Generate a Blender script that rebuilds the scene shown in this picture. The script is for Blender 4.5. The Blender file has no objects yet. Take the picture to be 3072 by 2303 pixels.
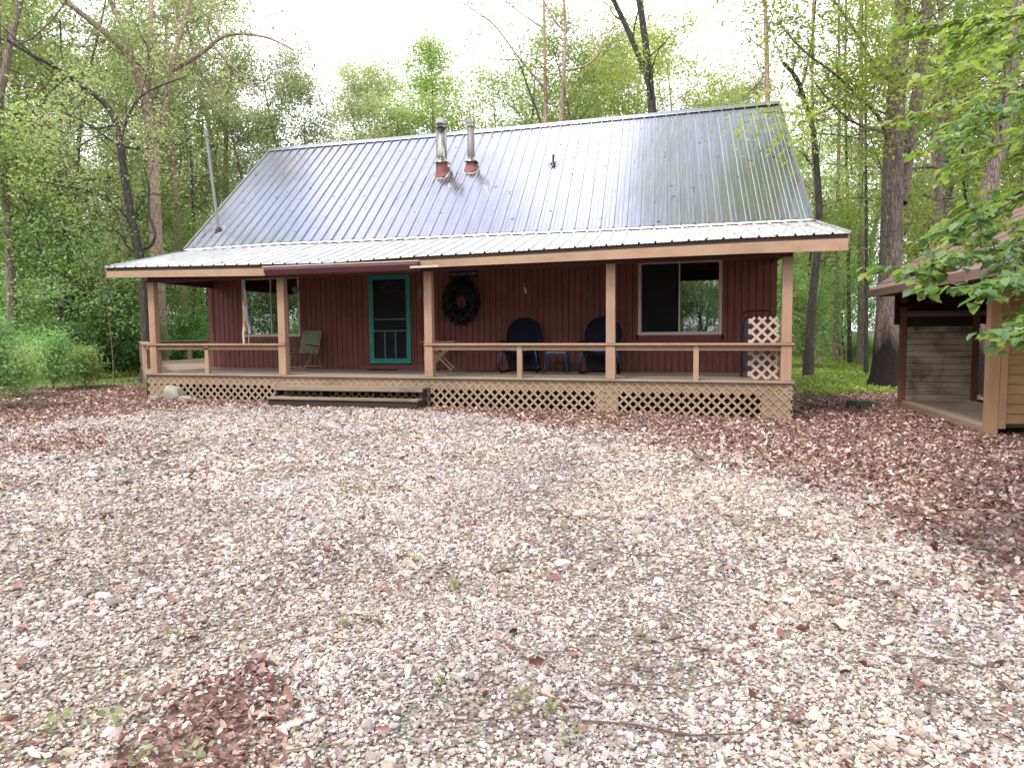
import bpy, math, random
import numpy as np
from mathutils import Vector, Matrix
R = math.radians
rng = np.random.default_rng(7)
random.seed(7)
scene = bpy.context.scene
col = scene.collection

# ------------------------------------------------------------------ camera
CAM = np.array([1.8902, -14.0113, 0.9109])
YAW, PITCH, ROLL, FPX = 0.2787, -0.0715, -0.0092, 2119.9
_d = np.array([-math.sin(YAW), math.cos(YAW), 0.]); _r = np.array([math.cos(YAW), math.sin(YAW), 0.]); _u = np.array([0, 0, 1.])
D2 = _d*math.cos(PITCH)+_u*math.sin(PITCH); U2 = -_d*math.sin(PITCH)+_u*math.cos(PITCH)
R3 = _r*math.cos(ROLL)+U2*math.sin(ROLL); U3 = -_r*math.sin(ROLL)+U2*math.cos(ROLL)
def ray(x, y): return D2+R3*(x-1536)/FPX+U3*(1151.5-y)/FPX
def at_depth(x, y, dep): return CAM+ray(x, y)*dep
def at_y(x, y, Y): q = ray(x, y); return CAM+q*((Y-CAM[1])/q[1])
def at_z(x, y, Z): q = ray(x, y); return CAM+q*((Z-CAM[2])/q[2])
def project(P):
    X = np.asarray(P, float)-CAM; z = X@D2
    return 1536+FPX*(X@R3)/z, 1151.5-FPX*(X@U3)/z, z
cd = bpy.data.cameras.new('camera'); cam = bpy.data.objects.new('camera', cd); col.objects.link(cam)
cd.sensor_width = 36; cd.lens = 36*FPX/3072; cd.clip_end = 2000; cd.clip_start = .05
m = Matrix([[R3[i], U3[i], -D2[i], CAM[i]] for i in range(3)]+[[0, 0, 0, 1]]); cam.matrix_world = m
scene.camera = cam

# ------------------------------------------------------------------ ground height
def hn(x, y):
    return (np.sin(x*1.3+1.1)*np.cos(y*1.1+.4)+.5*np.sin(x*2.9+y*2.3))*.014
def gz(x, y):
    x = np.asarray(x, float); y = np.asarray(y, float)
    xc = np.clip(x, -16, 9)
    z = -.66-.012*(xc+4)
    far = np.clip((np.hypot(x+4, y-2)-22)/60, 0, 1)
    z = z+hn(x, y)+far*.5*np.sin(x*.05+1)*np.cos(y*.06)
    return z

# ------------------------------------------------------------------ materials
def mat(name): 
    m = bpy.data.materials.new(name); m.use_nodes = True
    nt = m.node_tree; b = nt.nodes['Principled BSDF']; b.inputs['Roughness'].default_value = .8
    b.inputs['Specular IOR Level'].default_value = .3
    return m, nt, b
def N(nt, t, **k):
    n = nt.nodes.new(t)
    for a, v in k.items(): setattr(n, a, v)
    return n
def ramp(nt, fac, stops):
    n = N(nt, 'ShaderNodeValToRGB'); e = n.color_ramp.elements
    while len(e) < len(stops): e.new(.5)
    for i, (p, c) in enumerate(stops): e[i].position = p; e[i].color = (*c, 1)
    nt.links.new(fac, n.inputs[0]); return n.outputs[0]
def coords(nt, scale=(1, 1, 1), kind='Object'):
    tc = N(nt, 'ShaderNodeTexCoord'); mp = N(nt, 'ShaderNodeMapping'); mp.inputs['Scale'].default_value = scale
    nt.links.new(tc.outputs[kind], mp.inputs[0]); return mp.outputs[0]
def noise(nt, vec, scale, detail=4, rough=.6, out='Fac'):
    n = N(nt, 'ShaderNodeTexNoise'); n.inputs['Scale'].default_value = scale; n.inputs['Detail'].default_value = detail
    n.inputs['Roughness'].default_value = rough; nt.links.new(vec, n.inputs['Vector']); return n.outputs[out]
def mixc(nt, a, b, fac, blend='MIX'):
    n = N(nt, 'ShaderNodeMix', data_type='RGBA', blend_type=blend)
    for s, v in ((n.inputs[0], fac), (n.inputs[6], a), (n.inputs[7], b)):
        if hasattr(v, 'is_linked'): nt.links.new(v, s)
        elif isinstance(v, (tuple, list)): s.default_value = (*v, 1)
        else: s.default_value = v
    return n.outputs[2]
def bump(nt, b, h, strength, dist=.01):
    n = N(nt, 'ShaderNodeBump'); n.inputs['Strength'].default_value = strength; n.inputs['Distance'].default_value = dist
    nt.links.new(h, n.inputs['Height']); nt.links.new(n.outputs[0], b.inputs['Normal'])
def wood(name, c1, c2, stretch=(1, 1, 12), sc=3, rough=.75, dirt=None, dirt_amt=.5):
    m, nt, b = mat(name); k = .66; c1, c2 = tuple(x*k for x in c1), tuple(x*k for x in c2); dirt = tuple(x*k for x in dirt) if dirt else None; v = coords(nt, tuple(1 if s > 1 else 8 for s in stretch) if False else stretch)
    n1 = noise(nt, v, sc, 6, .65)
    c = ramp(nt, n1, [(.3, c1), (.7, c2)])
    v2 = coords(nt, (1, 1, 1)); n2 = noise(nt, v2, 1.1, 5, .7)
    if dirt:
        f = ramp(nt, n2, [(.48, (0, 0, 0)), (.72, (dirt_amt,)*3)])
        c = mixc(nt, c, dirt, f)
    nt.links.new(c, b.inputs['Base Color']); b.inputs['Roughness'].default_value = rough
    bump(nt, b, n1, .25, .004); return m
def plain(name, c, rough=.6, metal=0, var=.25, spec=.3):
    m, nt, b = mat(name); n = noise(nt, coords(nt), 6, 5, .7)
    c = tuple(x*.72 for x in c); c2 = tuple(x*(1-var) for x in c)
    nt.links.new(ramp(nt, n, [(.35, c2), (.65, c)]), b.inputs['Base Color'])
    b.inputs['Roughness'].default_value = rough; b.inputs['Metallic'].default_value = metal; b.inputs['Specular IOR Level'].default_value = spec
    return m
M = {}
M['siding'] = wood('redwood_siding', (.19, .056, .056), (.30, .105, .084), (14, 14, .6), 1.6, .7, (.07, .035, .03), .5)
M['trim'] = wood('salmon_trim', (.45, .29, .185), (.55, .365, .245), (4, 4, 4), 1.5, .6, (.27, .15, .10), .5)
M['post'] = wood('post_paint', (.44, .275, .185), (.54, .355, .245), (9, 9, .5), 1.4, .6, (.30, .16, .11), .4)
M['maroon'] = wood('maroon_beam', (.10, .03, .038), (.15, .05, .055), (1, 8, 8), 1.6, .7)
M['ceiling'] = wood('porch_ceiling', (.10, .04, .035), (.15, .06, .05), (8, 1, 1), 1.6, .8)
M['deck'] = wood('deck_boards', (.33, .25, .19), (.47, .38, .29), (.5, 9, 4), 1.7, .7, (.25, .22, .15), .6)
M['lattice'] = wood('tan_lattice', (.39, .28, .19), (.49, .36, .25), (3, 3, 3), 2, .7, (.22, .16, .09), .6)
M['trellis'] = wood('pale_trellis', (.56, .40, .33), (.68, .52, .45), (3, 3, 3), 2, .6)
M['rim'] = wood('rim_joist', (.37, .27, .185), (.47, .345, .24), (.6, 5, 5), 2, .8, (.26, .18, .13), .5)
M['step'] = wood('step_boards', (.27, .20, .15), (.42, .32, .25), (.6, 8, 8), 2, .75, (.12, .10, .07), .7)
M['dark_wood'] = wood('weathered_wood_and_shade', (.035, .025, .02), (.07, .05, .04), (.6, 8, 8), 2, .85)  # dark boards; in the shed also shade put into the colour
M['pale_metal'] = plain('window_aluminium', (.72, .65, .55), .45, .2, .12)
M['green_door'] = plain('green_door_paint', (.04, .34, .27), .45, 0, .25)
M['screen'] = plain('insect_screen', (.012, .012, .016), .7, 0, .1)
M['inner_door'] = plain('inner_door_paint', (.05, .045, .06), .5, 0, .1)
M['pipe'] = plain('galvanised_pipe', (.40, .39, .34), .22, .95, .2)
M['dull_pipe'] = plain('dull_zinc_pipe', (.26, .26, .24), .6, .4, .15)
M['boot'] = plain('red_rubber_boot', (.30, .12, .11), .8)
M['sealant'] = plain('cream_sealant', (.78, .70, .55), .7)
M['black_metal'] = plain('black_painted_tube', (.015, .015, .018), .4)
M['black_cloth'] = plain('black_mesh_cloth', (.02, .02, .025), .9)
M['navy_cloth'] = plain('navy_canvas', (.005, .008, .028), .9)
M['blue_metal'] = plain('blue_tube', (.02, .10, .25), .35, .3)
M['green_cloth'] = plain('olive_sling', (.21, .24, .14), .85)
M['tan_metal'] = plain('champagne_tube', (.40, .34, .28), .4, .5)
M['dark_sign'] = plain('dark_sign_board', (.018, .018, .03), .7)
M['sign_text'] = plain('sign_lettering', (.38, .36, .46), .7)
M['number'] = plain('brass_number', (.62, .48, .42), .4, .2)
M['mat'] = plain('door_mat', (.03, .028, .02), .95)
M['mat2'] = plain('maroon_mat', (.16, .06, .08), .95)
M['pot'] = plain('clay_pot', (.12, .065, .035), .8)
M['ribbon_y'] = plain('yellow_ribbon', (.75, .45, .15), .8)
M['ribbon_w'] = plain('white_ribbon', (.75, .68, .62), .8)
M['ribbon_b'] = plain('blue_ribbon', (.20, .22, .55), .8)
M['ribbon_p'] = plain('pink_ribbon', (.55, .28, .28), .8)
M['shed_tan'] = wood('tan_shed_boards', (.34, .20, .085), (.46, .28, .13), (.7, .7, 9), 1.5, .7, (.25, .14, .06), .5)
M['shed_post'] = wood('shed_post', (.44, .25, .13), (.52, .32, .18), (8, 8, .5), 1.5, .7, (.3, .16, .08), .5)
M['shed_red'] = wood('red_shed_post', (.24, .10, .06), (.32, .15, .09), (8, 8, .5), 1.5, .7)
M['shed_roof'] = wood('brown_roof_boards', (.22, .14, .115), (.31, .205, .17), (6, .6, 6), 1.5, .7, (.18, .10, .08), .5)
M['grey_board'] = wood('weathered_boards', (.45, .37, .27), (.95, .80, .60), (.8, 4, 9), 1.8, .85, (.045, .035, .025), .95)
M['stone'] = wood('pale_boulder', (.38, .34, .29), (.50, .46, .40), (1, 1, 1), 5, .9, (.3, .25, .2), .5)
M['plaster'] = plain('distant_cabin_wall', (.42, .34, .22), .8)
M['white_roof'] = plain('distant_white_roof', (.85, .87, .9), .5)

def bark(name, c1, c2, c3):
    m, nt, b = mat(name); v = coords(nt, (1, 1, .22))
    w = N(nt, 'ShaderNodeTexVoronoi', feature='DISTANCE_TO_EDGE'); w.inputs['Scale'].default_value = 14; nt.links.new(v, w.inputs['Vector'])
    n = noise(nt, v, 9, 6, .75); n2 = noise(nt, coords(nt), .9, 3)
    c = ramp(nt, n, [(.3, c1), (.65, c2)]); c = mixc(nt, c, c3, ramp(nt, n2, [(.45, (0, 0, 0)), (.65, (.7,)*3)]))
    f = ramp(nt, w.outputs['Distance'], [(0, (.45,)*3), (.09, (1, 1, 1))]); c = mixc(nt, c, f, 1., 'MULTIPLY')
    nt.links.new(c, b.inputs['Base Color']); b.inputs['Roughness'].default_value = .95
    bump(nt, b, f, .9, .03); return m
M['bark'] = bark('grey_brown_bark', (.13, .10, .085), (.27, .21, .18), (.20, .17, .14))
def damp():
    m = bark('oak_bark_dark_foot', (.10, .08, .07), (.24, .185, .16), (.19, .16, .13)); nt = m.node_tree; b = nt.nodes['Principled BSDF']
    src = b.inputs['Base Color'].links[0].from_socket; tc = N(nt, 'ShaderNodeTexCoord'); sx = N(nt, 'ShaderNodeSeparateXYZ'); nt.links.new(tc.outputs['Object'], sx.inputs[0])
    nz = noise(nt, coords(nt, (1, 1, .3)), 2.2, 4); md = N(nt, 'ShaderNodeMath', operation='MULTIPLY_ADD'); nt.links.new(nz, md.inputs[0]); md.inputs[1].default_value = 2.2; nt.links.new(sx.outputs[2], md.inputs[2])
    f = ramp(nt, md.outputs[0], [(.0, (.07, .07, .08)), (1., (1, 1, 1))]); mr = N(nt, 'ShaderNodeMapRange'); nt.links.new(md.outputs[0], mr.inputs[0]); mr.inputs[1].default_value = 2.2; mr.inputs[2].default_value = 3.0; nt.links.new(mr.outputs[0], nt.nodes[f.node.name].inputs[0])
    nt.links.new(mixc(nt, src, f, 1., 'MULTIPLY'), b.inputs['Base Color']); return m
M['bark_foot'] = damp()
M['bark_red'] = bark('reddish_bark', (.27, .19, .15), (.46, .33, .27), (.36, .27, .22))
M['bark_dark'] = bark('dark_bark', (.035, .03, .03), (.10, .085, .075), (.05, .055, .04))

def leafmat(name, cols, trans=.35, spec=.35, rough=.5):
    m, nt, b = mat(name); a = N(nt, 'ShaderNodeAttribute', attribute_name='v')
    oi = N(nt, 'ShaderNodeObjectInfo')
    c = ramp(nt, a.outputs['Fac'], [(i/(len(cols)-1), cc) for i, cc in enumerate(cols)])
    hv = N(nt, 'ShaderNodeHueSaturation'); nt.links.new(c, hv.inputs['Color'])
    mr = N(nt, 'ShaderNodeMapRange'); nt.links.new(oi.outputs['Random'], mr.inputs[0]); mr.inputs[3].default_value = .75; mr.inputs[4].default_value = 1.25
    nt.links.new(mr.outputs[0], hv.inputs['Value'])
    nt.links.new(hv.outputs[0], b.inputs['Base Color']); b.inputs['Roughness'].default_value = rough; b.inputs['Specular IOR Level'].default_value = spec
    t = N(nt, 'ShaderNodeBsdfTranslucent'); mx = N(nt, 'ShaderNodeMixShader'); mx.inputs[0].default_value = trans
    g = N(nt, 'ShaderNodeMix', data_type='RGBA', blend_type='MULTIPLY'); g.inputs[0].default_value = 1
    nt.links.new(hv.outputs[0], g.inputs[6]); g.inputs[7].default_value = (1.3, 1.35, .85, 1)
    nt.links.new(g.outputs[2], t.inputs[0]); nt.links.new(b.outputs[0], mx.inputs[1]); nt.links.new(t.outputs[0], mx.inputs[2])
    nt.links.new(mx.outputs[0], nt.nodes['Material Output'].inputs[0]); return m
M['leaf_olive'] = leafmat('olive_spring_leaves', [(.15, .20, .09), (.25, .30, .15), (.37, .40, .24), (.42, .36, .25)], .5)
M['leaf_green'] = leafmat('green_leaves', [(.13, .21, .08), (.23, .32, .12), (.33, .40, .17), (.44, .46, .26)], .5)
M['leaf_deep'] = leafmat('deep_green_leaves', [(.10, .24, .12), (.18, .34, .14), (.26, .41, .17), (.38, .47, .25)], .5)
M['leaf_lime'] = leafmat('lime_leaves', [(.15, .21, .04), (.23, .30, .055), (.32, .37, .09), (.38, .40, .14)], .5)
M['leaf_near'] = leafmat('near_leaves', [(.08, .19, .07), (.15, .27, .075), (.28, .38, .08), (.42, .47, .10)], .5, 1., .28)
M['litter'] = leafmat('dead_leaves', [(.09, .035, .03), (.22, .105, .085), (.40, .25, .215), (.68, .56, .50)], .12)
M['grass'] = leafmat('ground_grass', [(.14, .22, .04), (.22, .31, .05), (.32, .40, .09), (.38, .42, .16)], .4)
M['twig'] = plain('dry_twigs', (.20, .13, .10), .9)
M['wreath'] = leafmat('dark_wreath', [(.006, .009, .008), (.012, .018, .018), (.02, .02, .03), (.03, .022, .02)], .05)

# metal roof
def roofmat(nm='galvanised_roof', rl=.10, rh=.24, met=.95, gain=1., tint=1.):
    m, nt, b = mat(nm); v = coords(nt)
    n1 = noise(nt, v, .45, 4, .6); n2 = noise(nt, v, 30, 3, .7); n3 = noise(nt, coords(nt, (6, .35, .35)), 3, 5, .7)
    c = ramp(nt, n3, [(.3, (.37*gain, .375*gain, .43*gain*tint)), (.7, (.50*gain, .505*gain, .58*gain*tint))])
    vo = N(nt, 'ShaderNodeTexVoronoi'); vo.inputs['Scale'].default_value = 2.3; nt.links.new(v, vo.inputs['Vector'])
    sp = ramp(nt, vo.outputs['Distance'], [(.085, (.85,)*3), (.12, (0, 0, 0))])
    c = mixc(nt, c, (.16, .12, .09), sp)
    c = mixc(nt, c, (.42, .37, .30), ramp(nt, n1, [(.5, (0, 0, 0)), (.8, (.4,)*3)]))
    st_ = noise(nt, coords(nt, (9, .5, .5)), 1.3, 6, .8); c = mixc(nt, c, (.30, .24, .19), ramp(nt, st_, [(.52, (0, 0, 0)), (.75, (.55,)*3)]))
    nt.links.new(c, b.inputs['Base Color'])
    mr = N(nt, 'ShaderNodeMapRange'); nt.links.new(n3, mr.inputs[0]); mr.inputs[3].default_value = rl; mr.inputs[4].default_value = rh
    nt.links.new(mr.outputs[0], b.inputs['Roughness']); b.inputs['Metallic'].default_value = met
    bump(nt, b, n1, .12, .05); return m
M['roof'] = roofmat(); M['porch_roof'] = roofmat('pale_porch_roof', .30, .5, .7, 1.35, .84)  # porch sheets paler and rougher than the main roof
def glass():
    m, nt, b = mat('window_glass'); nt.nodes.remove(b)
    g = N(nt, 'ShaderNodeBsdfGlossy'); g.inputs['Roughness'].default_value = .015; g.inputs['Color'].default_value = (.8, .85, .85, 1)
    t = N(nt, 'ShaderNodeBsdfTransparent'); t.inputs[0].default_value = (.45, .5, .5, 1)
    mx = N(nt, 'ShaderNodeMixShader'); mx.inputs[0].default_value = .42
    nt.links.new(t.outputs[0], mx.inputs[1]); nt.links.new(g.outputs[0], mx.inputs[2])
    n = noise(nt, coords(nt), 1.2, 1); bp = N(nt, 'ShaderNodeBump'); bp.inputs['Strength'].default_value = .02; nt.links.new(n, bp.inputs['Height']); nt.links.new(bp.outputs[0], g.inputs['Normal'])
    nt.links.new(mx.outputs[0], nt.nodes['Material Output'].inputs[0]); return m
M['glass'] = glass()

# ------------------------------------------------------------------ mesh helpers
class MB:
    def __init__(s): s.v = []; s.f = []; s.n = 0
    def add(s, V, F):
        V = np.asarray(V, float).reshape(-1, 3); s.v.append(V)
        s.f += [tuple(i+s.n for i in f) for f in F]; s.n += len(V); return s
    def box(s, x0, x1, y0, y1, z0, z1):
        return s.add([(x0, y0, z0), (x1, y0, z0), (x1, y1, z0), (x0, y1, z0), (x0, y0, z1), (x1, y0, z1), (x1, y1, z1), (x0, y1, z1)],
                     [(0, 3, 2, 1), (4, 5, 6, 7), (0, 1, 5, 4), (1, 2, 6, 5), (2, 3, 7, 6), (3, 0, 4, 7)])
    def bar(s, a, b, w, h, up=(0, 0, 1)):
        a = np.array(a, float); b = np.array(b, float); t = b-a; t /= np.linalg.norm(t)
        x = np.cross(t, up); 
        if np.linalg.norm(x) < 1e-4: x = np.cross(t, (1, 0, 0))
        x /= np.linalg.norm(x); y = np.cross(x, t); x = x*w/2; y = y*h/2
        return s.add([a-x-y, a+x-y, a+x+y, a-x+y, b-x-y, b+x-y, b+x+y, b-x+y],
                     [(0, 1, 2, 3), (4, 7, 6, 5), (0, 4, 5, 1), (1, 5, 6, 2), (2, 6, 7, 3), (3, 7, 4, 0)])
    def tube(s, P, rad, n=6, cap=True):
        P = np.asarray(P, float); k = len(P)
        if np.isscalar(rad): rad = [rad]*k
        T = np.gradient(P, axis=0); T /= (np.linalg.norm(T, axis=1)[:, None]+1e-9)
        ref = np.array([0, 0, 1.]) if abs(T[0][2]) < .9 else np.array([1., 0, 0])
        x = np.cross(T[0], ref); x /= np.linalg.norm(x); V = []
        ang = np.arange(n)*2*math.pi/n
        for i in range(k):
            x = x-T[i]*(x@T[i]); x /= (np.linalg.norm(x)+1e-9); y = np.cross(T[i], x)
            V.append(P[i]+rad[i]*(np.cos(ang)[:, None]*x+np.sin(ang)[:, None]*y))
        F = [(i*n+j, i*n+(j+1) % n, (i+1)*n+(j+1) % n, (i+1)*n+j) for i in range(k-1) for j in range(n)]
        if cap: F += [tuple(range(n))[::-1], tuple((k-1)*n+j for j in range(n))]
        return s.add(np.concatenate(V), F)
    def lathe(s, c, prof, n=20, axis=(0, 0, 1)):
        c = np.array(c, float); P = [c+np.array([0, 0, h]) for r_, h in prof]
        V = []; 
        for (r_, h) in prof:
            for j in range(n):
                a = 2*math.pi*j/n; V.append(c+np.array([r_*math.cos(a), r_*math.sin(a), h]))
        k = len(prof); F = [(i*n+j, i*n+(j+1) % n, (i+1)*n+(j+1) % n, (i+1)*n+j) for i in range(k-1) for j in range(n)]
        F += [tuple(range(n))[::-1], tuple((k-1)*n+j for j in range(n))]
        return s.add(V, F)
    def build(s, name, m, parent=None, smooth=False, bevel=0):
        me = bpy.data.meshes.new(name); V = np.concatenate(s.v) if s.v else np.zeros((0, 3))
        if parent is not None: V = V-np.array(base_of(parent))
        me.from_pydata(V.tolist(), [], s.f); me.materials.append(m)
        if smooth: me.polygons.foreach_set('use_smooth', [True]*len(me.polygons))
        me.update(); o = bpy.data.objects.new(name, me); col.objects.link(o)
        if parent is not None: o.parent = parent
        if bevel:
            b = o.modifiers.new('bevel', 'BEVEL'); b.width = bevel; b.segments = 2; b.limit_method = 'ANGLE'
        return o
def base_of(o):
    p = Vector((0, 0, 0))
    while o is not None: p += o.location; o = o.parent
    return p
def tag(o, label=None, cat=None, group=None, kind=None):
    for k, v in (('label', label), ('category', cat), ('group', group), ('kind', kind)):
        if v: o[k] = v
    return o
def empty(name, loc, label, cat, group=None, rz=0):
    o = bpy.data.objects.new(name, None); col.objects.link(o); o.location = loc; o.rotation_euler.z = rz; o.empty_display_size = .2
    return tag(o, label, cat, group)
def setbase(o, p):
    """move a single-mesh thing's origin to p"""
    p = Vector(p); o.data.transform(Matrix.Translation(-p)); o.location = p; return o
def raw_mesh(name, V, F, m, attr=None, smooth=False):
    """fast mesh from arrays; F is (n,k)"""
    me = bpy.data.meshes.new(name); V = np.asarray(V, np.float32); F = np.asarray(F, np.int32)
    me.vertices.add(len(V)); me.vertices.foreach_set('co', V.ravel())
    k = F.shape[1]; me.loops.add(F.size); me.loops.foreach_set('vertex_index', F.ravel())
    me.polygons.add(len(F)); me.polygons.foreach_set('loop_start', np.arange(len(F), dtype=np.int32)*k)
    me.update(calc_edges=True)
    if attr is not None:
        a = me.attributes.new('v', 'FLOAT', 'POINT'); a.data.foreach_set('value', np.asarray(attr, np.float32))
    if smooth: me.polygons.foreach_set('use_smooth', [True]*len(F))
    me.materials.append(m); return me

# ------------------------------------------------------------------ sky and sun
w = bpy.data.worlds.new('World'); scene.world = w; w.use_nodes = True; nt = w.node_tree
bg = nt.nodes['Background']; sky = N(nt, 'ShaderNodeTexSky', sky_type='NISHITA'); sky.sun_disc = False
SUN_EL, SUN_AZ = R(58), R(205)   # azimuth measured from +Y clockwise
sky.sun_elevation = SUN_EL; sky.sun_rotation = SUN_AZ; sky.air_density = 1.2
tc = N(nt, 'ShaderNodeTexCoord'); n1 = noise(nt, tc.outputs['Generated'], 2.2, 5, .55)
sx = N(nt, 'ShaderNodeSeparateXYZ'); nt.links.new(tc.outputs['Generated'], sx.inputs[0])
mz = N(nt, 'ShaderNodeMapRange'); nt.links.new(sx.outputs[2], mz.inputs[0]); mz.inputs[1].default_value = .45; mz.inputs[2].default_value = .95; mz.inputs[3].default_value = .14; mz.inputs[4].default_value = -.06
ad = N(nt, 'ShaderNodeMath', operation='ADD'); nt.links.new(n1, ad.inputs[0]); nt.links.new(mz.outputs[0], ad.inputs[1])
cl = ramp(nt, ad.outputs[0], [(.44, (.26,)*3), (.57, (1, 1, 1))])
mix = mixc(nt, sky.outputs[0], (12.4, 12.3, 13.4), cl)
nt.links.new(mix, bg.inputs[0]); bg.inputs[1].default_value = .12
sl = bpy.data.lights.new('sun', 'SUN'); sun = bpy.data.objects.new('sun', sl); col.objects.link(sun)
sl.energy = 1.9; sl.angle = R(12); sl.color = (1, .92, .80)
sdir = Vector((math.sin(SUN_AZ)*math.cos(SUN_EL), math.cos(SUN_AZ)*math.cos(SUN_EL), math.sin(SUN_EL)))
sun.rotation_euler = sdir.to_track_quat('Z', 'Y').to_euler(); sun.location = (0, 0, 40)
scene.view_settings.view_transform = 'Standard'; scene.view_settings.look = 'None'; scene.view_settings.gamma = 1
scene.view_settings.exposure = 1.1

# ------------------------------------------------------------------ ground zones (world-fixed polygons traced on the ground)
def gpoly(pts):
    out = []
    for x, y in pts:
        z = -.66
        for _ in range(4):
            p = at_z(x, y, z); z = float(gz(p[0], p[1]))
        out.append((p[0], p[1]))
    return np.array(out)
def inside(px, py, poly):
    c = np.zeros(len(px), bool); n = len(poly)
    for i in range(n):
        x1, y1 = poly[i]; x2, y2 = poly[i-1]
        k = ((y1 > py) != (y2 > py)) & (px < (x2-x1)*(py-y1)/(y2-y1+1e-12)+x1); c ^= k
    return c
def vnoise(x, y, s, seed=0):
    g = np.random.default_rng(seed).random((64, 64)); x = np.asarray(x)/s; y = np.asarray(y)/s
    xi = np.floor(x).astype(int); yi = np.floor(y).astype(int); fx = x-xi; fy = y-yi; fx = fx*fx*(3-2*fx); fy = fy*fy*(3-2*fy)
    q = lambda a, b: g[a % 64, b % 64]
    return (q(xi, yi)*(1-fx)+q(xi+1, yi)*fx)*(1-fy)+(q(xi, yi+1)*(1-fx)+q(xi+1, yi+1)*fx)*fy
GRAVEL = gpoly([(-900, 2900), (-900, 1420), (0, 1292), (300, 1250), (560, 1228), (800, 1214), (1280, 1222), (1600, 1272), (2000, 1318), (2350, 1420), (2700, 1545), (3072, 1730), (3700, 2000), (3500, 2900)])
GRAVEL = np.vstack([GRAVEL, [[5, -20], [6, -60], [-9, -60], [-8, -20]]])
GREEN_R = gpoly([(2380, 1190), (2640, 1180), (2700, 1130), (3300, 1120), (3300, 1040), (2380, 1040)])
BROWNS = [gpoly([(-100, 1330), (150, 1290), (420, 1300), (500, 1320), (300, 1345), (0, 1395)]), gpoly([(340, 1360), (460, 1340), (530, 1350), (480, 1395), (350, 1400)])]
PATCH = gpoly([(380, 2290), (470, 2170), (560, 2080), (700, 2010), (780, 2000), (860, 2060), (850, 2170), (880, 2400), (380, 2400)])
def zone(x, y):
    """gravel weight 0..1 and green weight 0..1 with ragged edges"""
    ax_ = (vnoise(x, y, .6, 1)-.5)*.9+(vnoise(x, y, .13, 5)-.5)*.35; ay_ = (vnoise(x, y, .6, 2)-.5)*.9+(vnoise(x, y, .13, 6)-.5)*.35; jx = x+ax_; jy = y+ay_
    g = np.zeros(len(x)); offs = [(0, 0)]+[(r_*math.cos(a), r_*math.sin(a)) for r_, k in ((.35, 5), (.8, 7)) for a in np.arange(k)*6.283/k]
    for ox, oy in offs: g += inside(jx+ox, jy+oy, GRAVEL)
    g /= len(offs)
    for b in BROWNS:
        w_ = sum(inside(jx+ox*.6, jy+oy*.6, b).astype(float) for ox, oy in offs)/len(offs); g *= 1-.6*w_
    w_ = sum(inside(x+ax_*.4+ox*.16, y+ay_*.4+oy*.16, PATCH).astype(float) for ox, oy in offs)/len(offs); g *= 1-.9*w_
    far = (np.hypot(x-1.9, y+14) > 24) | (y > 9)
    gr = (inside(jx, jy, GREEN_R) | far).astype(float)
    gr[(x < -13.3) & (y > x*-.15+2.4-2.0)] = 1
    return g, gr
def axis(c0, c1, fine, reach):
    a = list(np.arange(c0, c1+1e-6, fine)); s = fine
    lo, hi = c0, c1
    while hi < reach: s *= 1.22; hi += s; a.append(hi)
    s = fine
    while lo > -reach: s *= 1.22; lo -= s; a.insert(0, lo)
    return np.array(a)
def make_ground():
    X = axis(-16, 9, .13, 600); Y = axis(-14, 4, .13, 600); gx, gy = np.meshgrid(X, Y); gx = gx.ravel(); gy = gy.ravel()
    V = np.stack([gx, gy, gz(gx, gy)], 1); nx, ny = len(X), len(Y)
    i, j = np.meshgrid(np.arange(nx-1), np.arange(ny-1)); a = (j*nx+i).ravel()
    F = np.stack([a, a+1, a+nx+1, a+nx], 1)
    m, nt, b = mat('forest_ground'); v = coords(nt)
    vo = N(nt, 'ShaderNodeTexVoronoi'); vo.inputs['Scale'].default_value = 46; nt.links.new(v, vo.inputs['Vector'])
    cg = mixc(nt, ramp(nt, noise(nt, v, 3, 5), [(.3, (.17, .135, .105)), (.7, (.29, .24, .19))]), vo.outputs['Color'], .12)
    e = ramp(nt, vo.outputs['Distance'], [(.25, (1, 1, 1)), (.7, (.35, .32, .3))]); cg = mixc(nt, cg, e, 1., 'MULTIPLY')
    vl = N(nt, 'ShaderNodeTexVoronoi'); vl.inputs['Scale'].default_value = 17; vl.inputs['Randomness'].default_value = 1; nt.links.new(v, vl.inputs['Vector'])
    sep = N(nt, 'ShaderNodeSeparateColor'); nt.links.new(vl.outputs['Color'], sep.inputs[0])
    cb = ramp(nt, sep.outputs[0], [(0, (.08, .045, .04)), (.5, (.16, .10, .085)), (1, (.26, .18, .15))])
    cgr = ramp(nt, noise(nt, v, 12, 6, .8), [(.3, (.06, .08, .025)), (.6, (.13, .19, .04)), (.8, (.17, .15, .08))])
    A = N(nt, 'ShaderNodeAttribute', attribute_name='zg'); B = N(nt, 'ShaderNodeAttribute', attribute_name='zv')
    c = mixc(nt, cb, cg, A.outputs['Fac']); c = mixc(nt, c, cgr, B.outputs['Fac'])
    nt.links.new(c, b.inputs['Base Color']); b.inputs['Roughness'].default_value = .95
    bump(nt, b, vo.outputs['Distance'], .6, .02)
    me = raw_mesh('ground', V, F, m, smooth=True); g, gr = zone(gx, gy)
    for nme, val in (('zg', g), ('zv', gr*(1-g))):
        a = me.attributes.new(nme, 'FLOAT', 'POINT'); a.data.foreach_set('value', val.astype(np.float32))
    o = bpy.data.objects.new('ground', me); col.objects.link(o); tag(o, kind='structure'); return o
make_ground()

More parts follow.
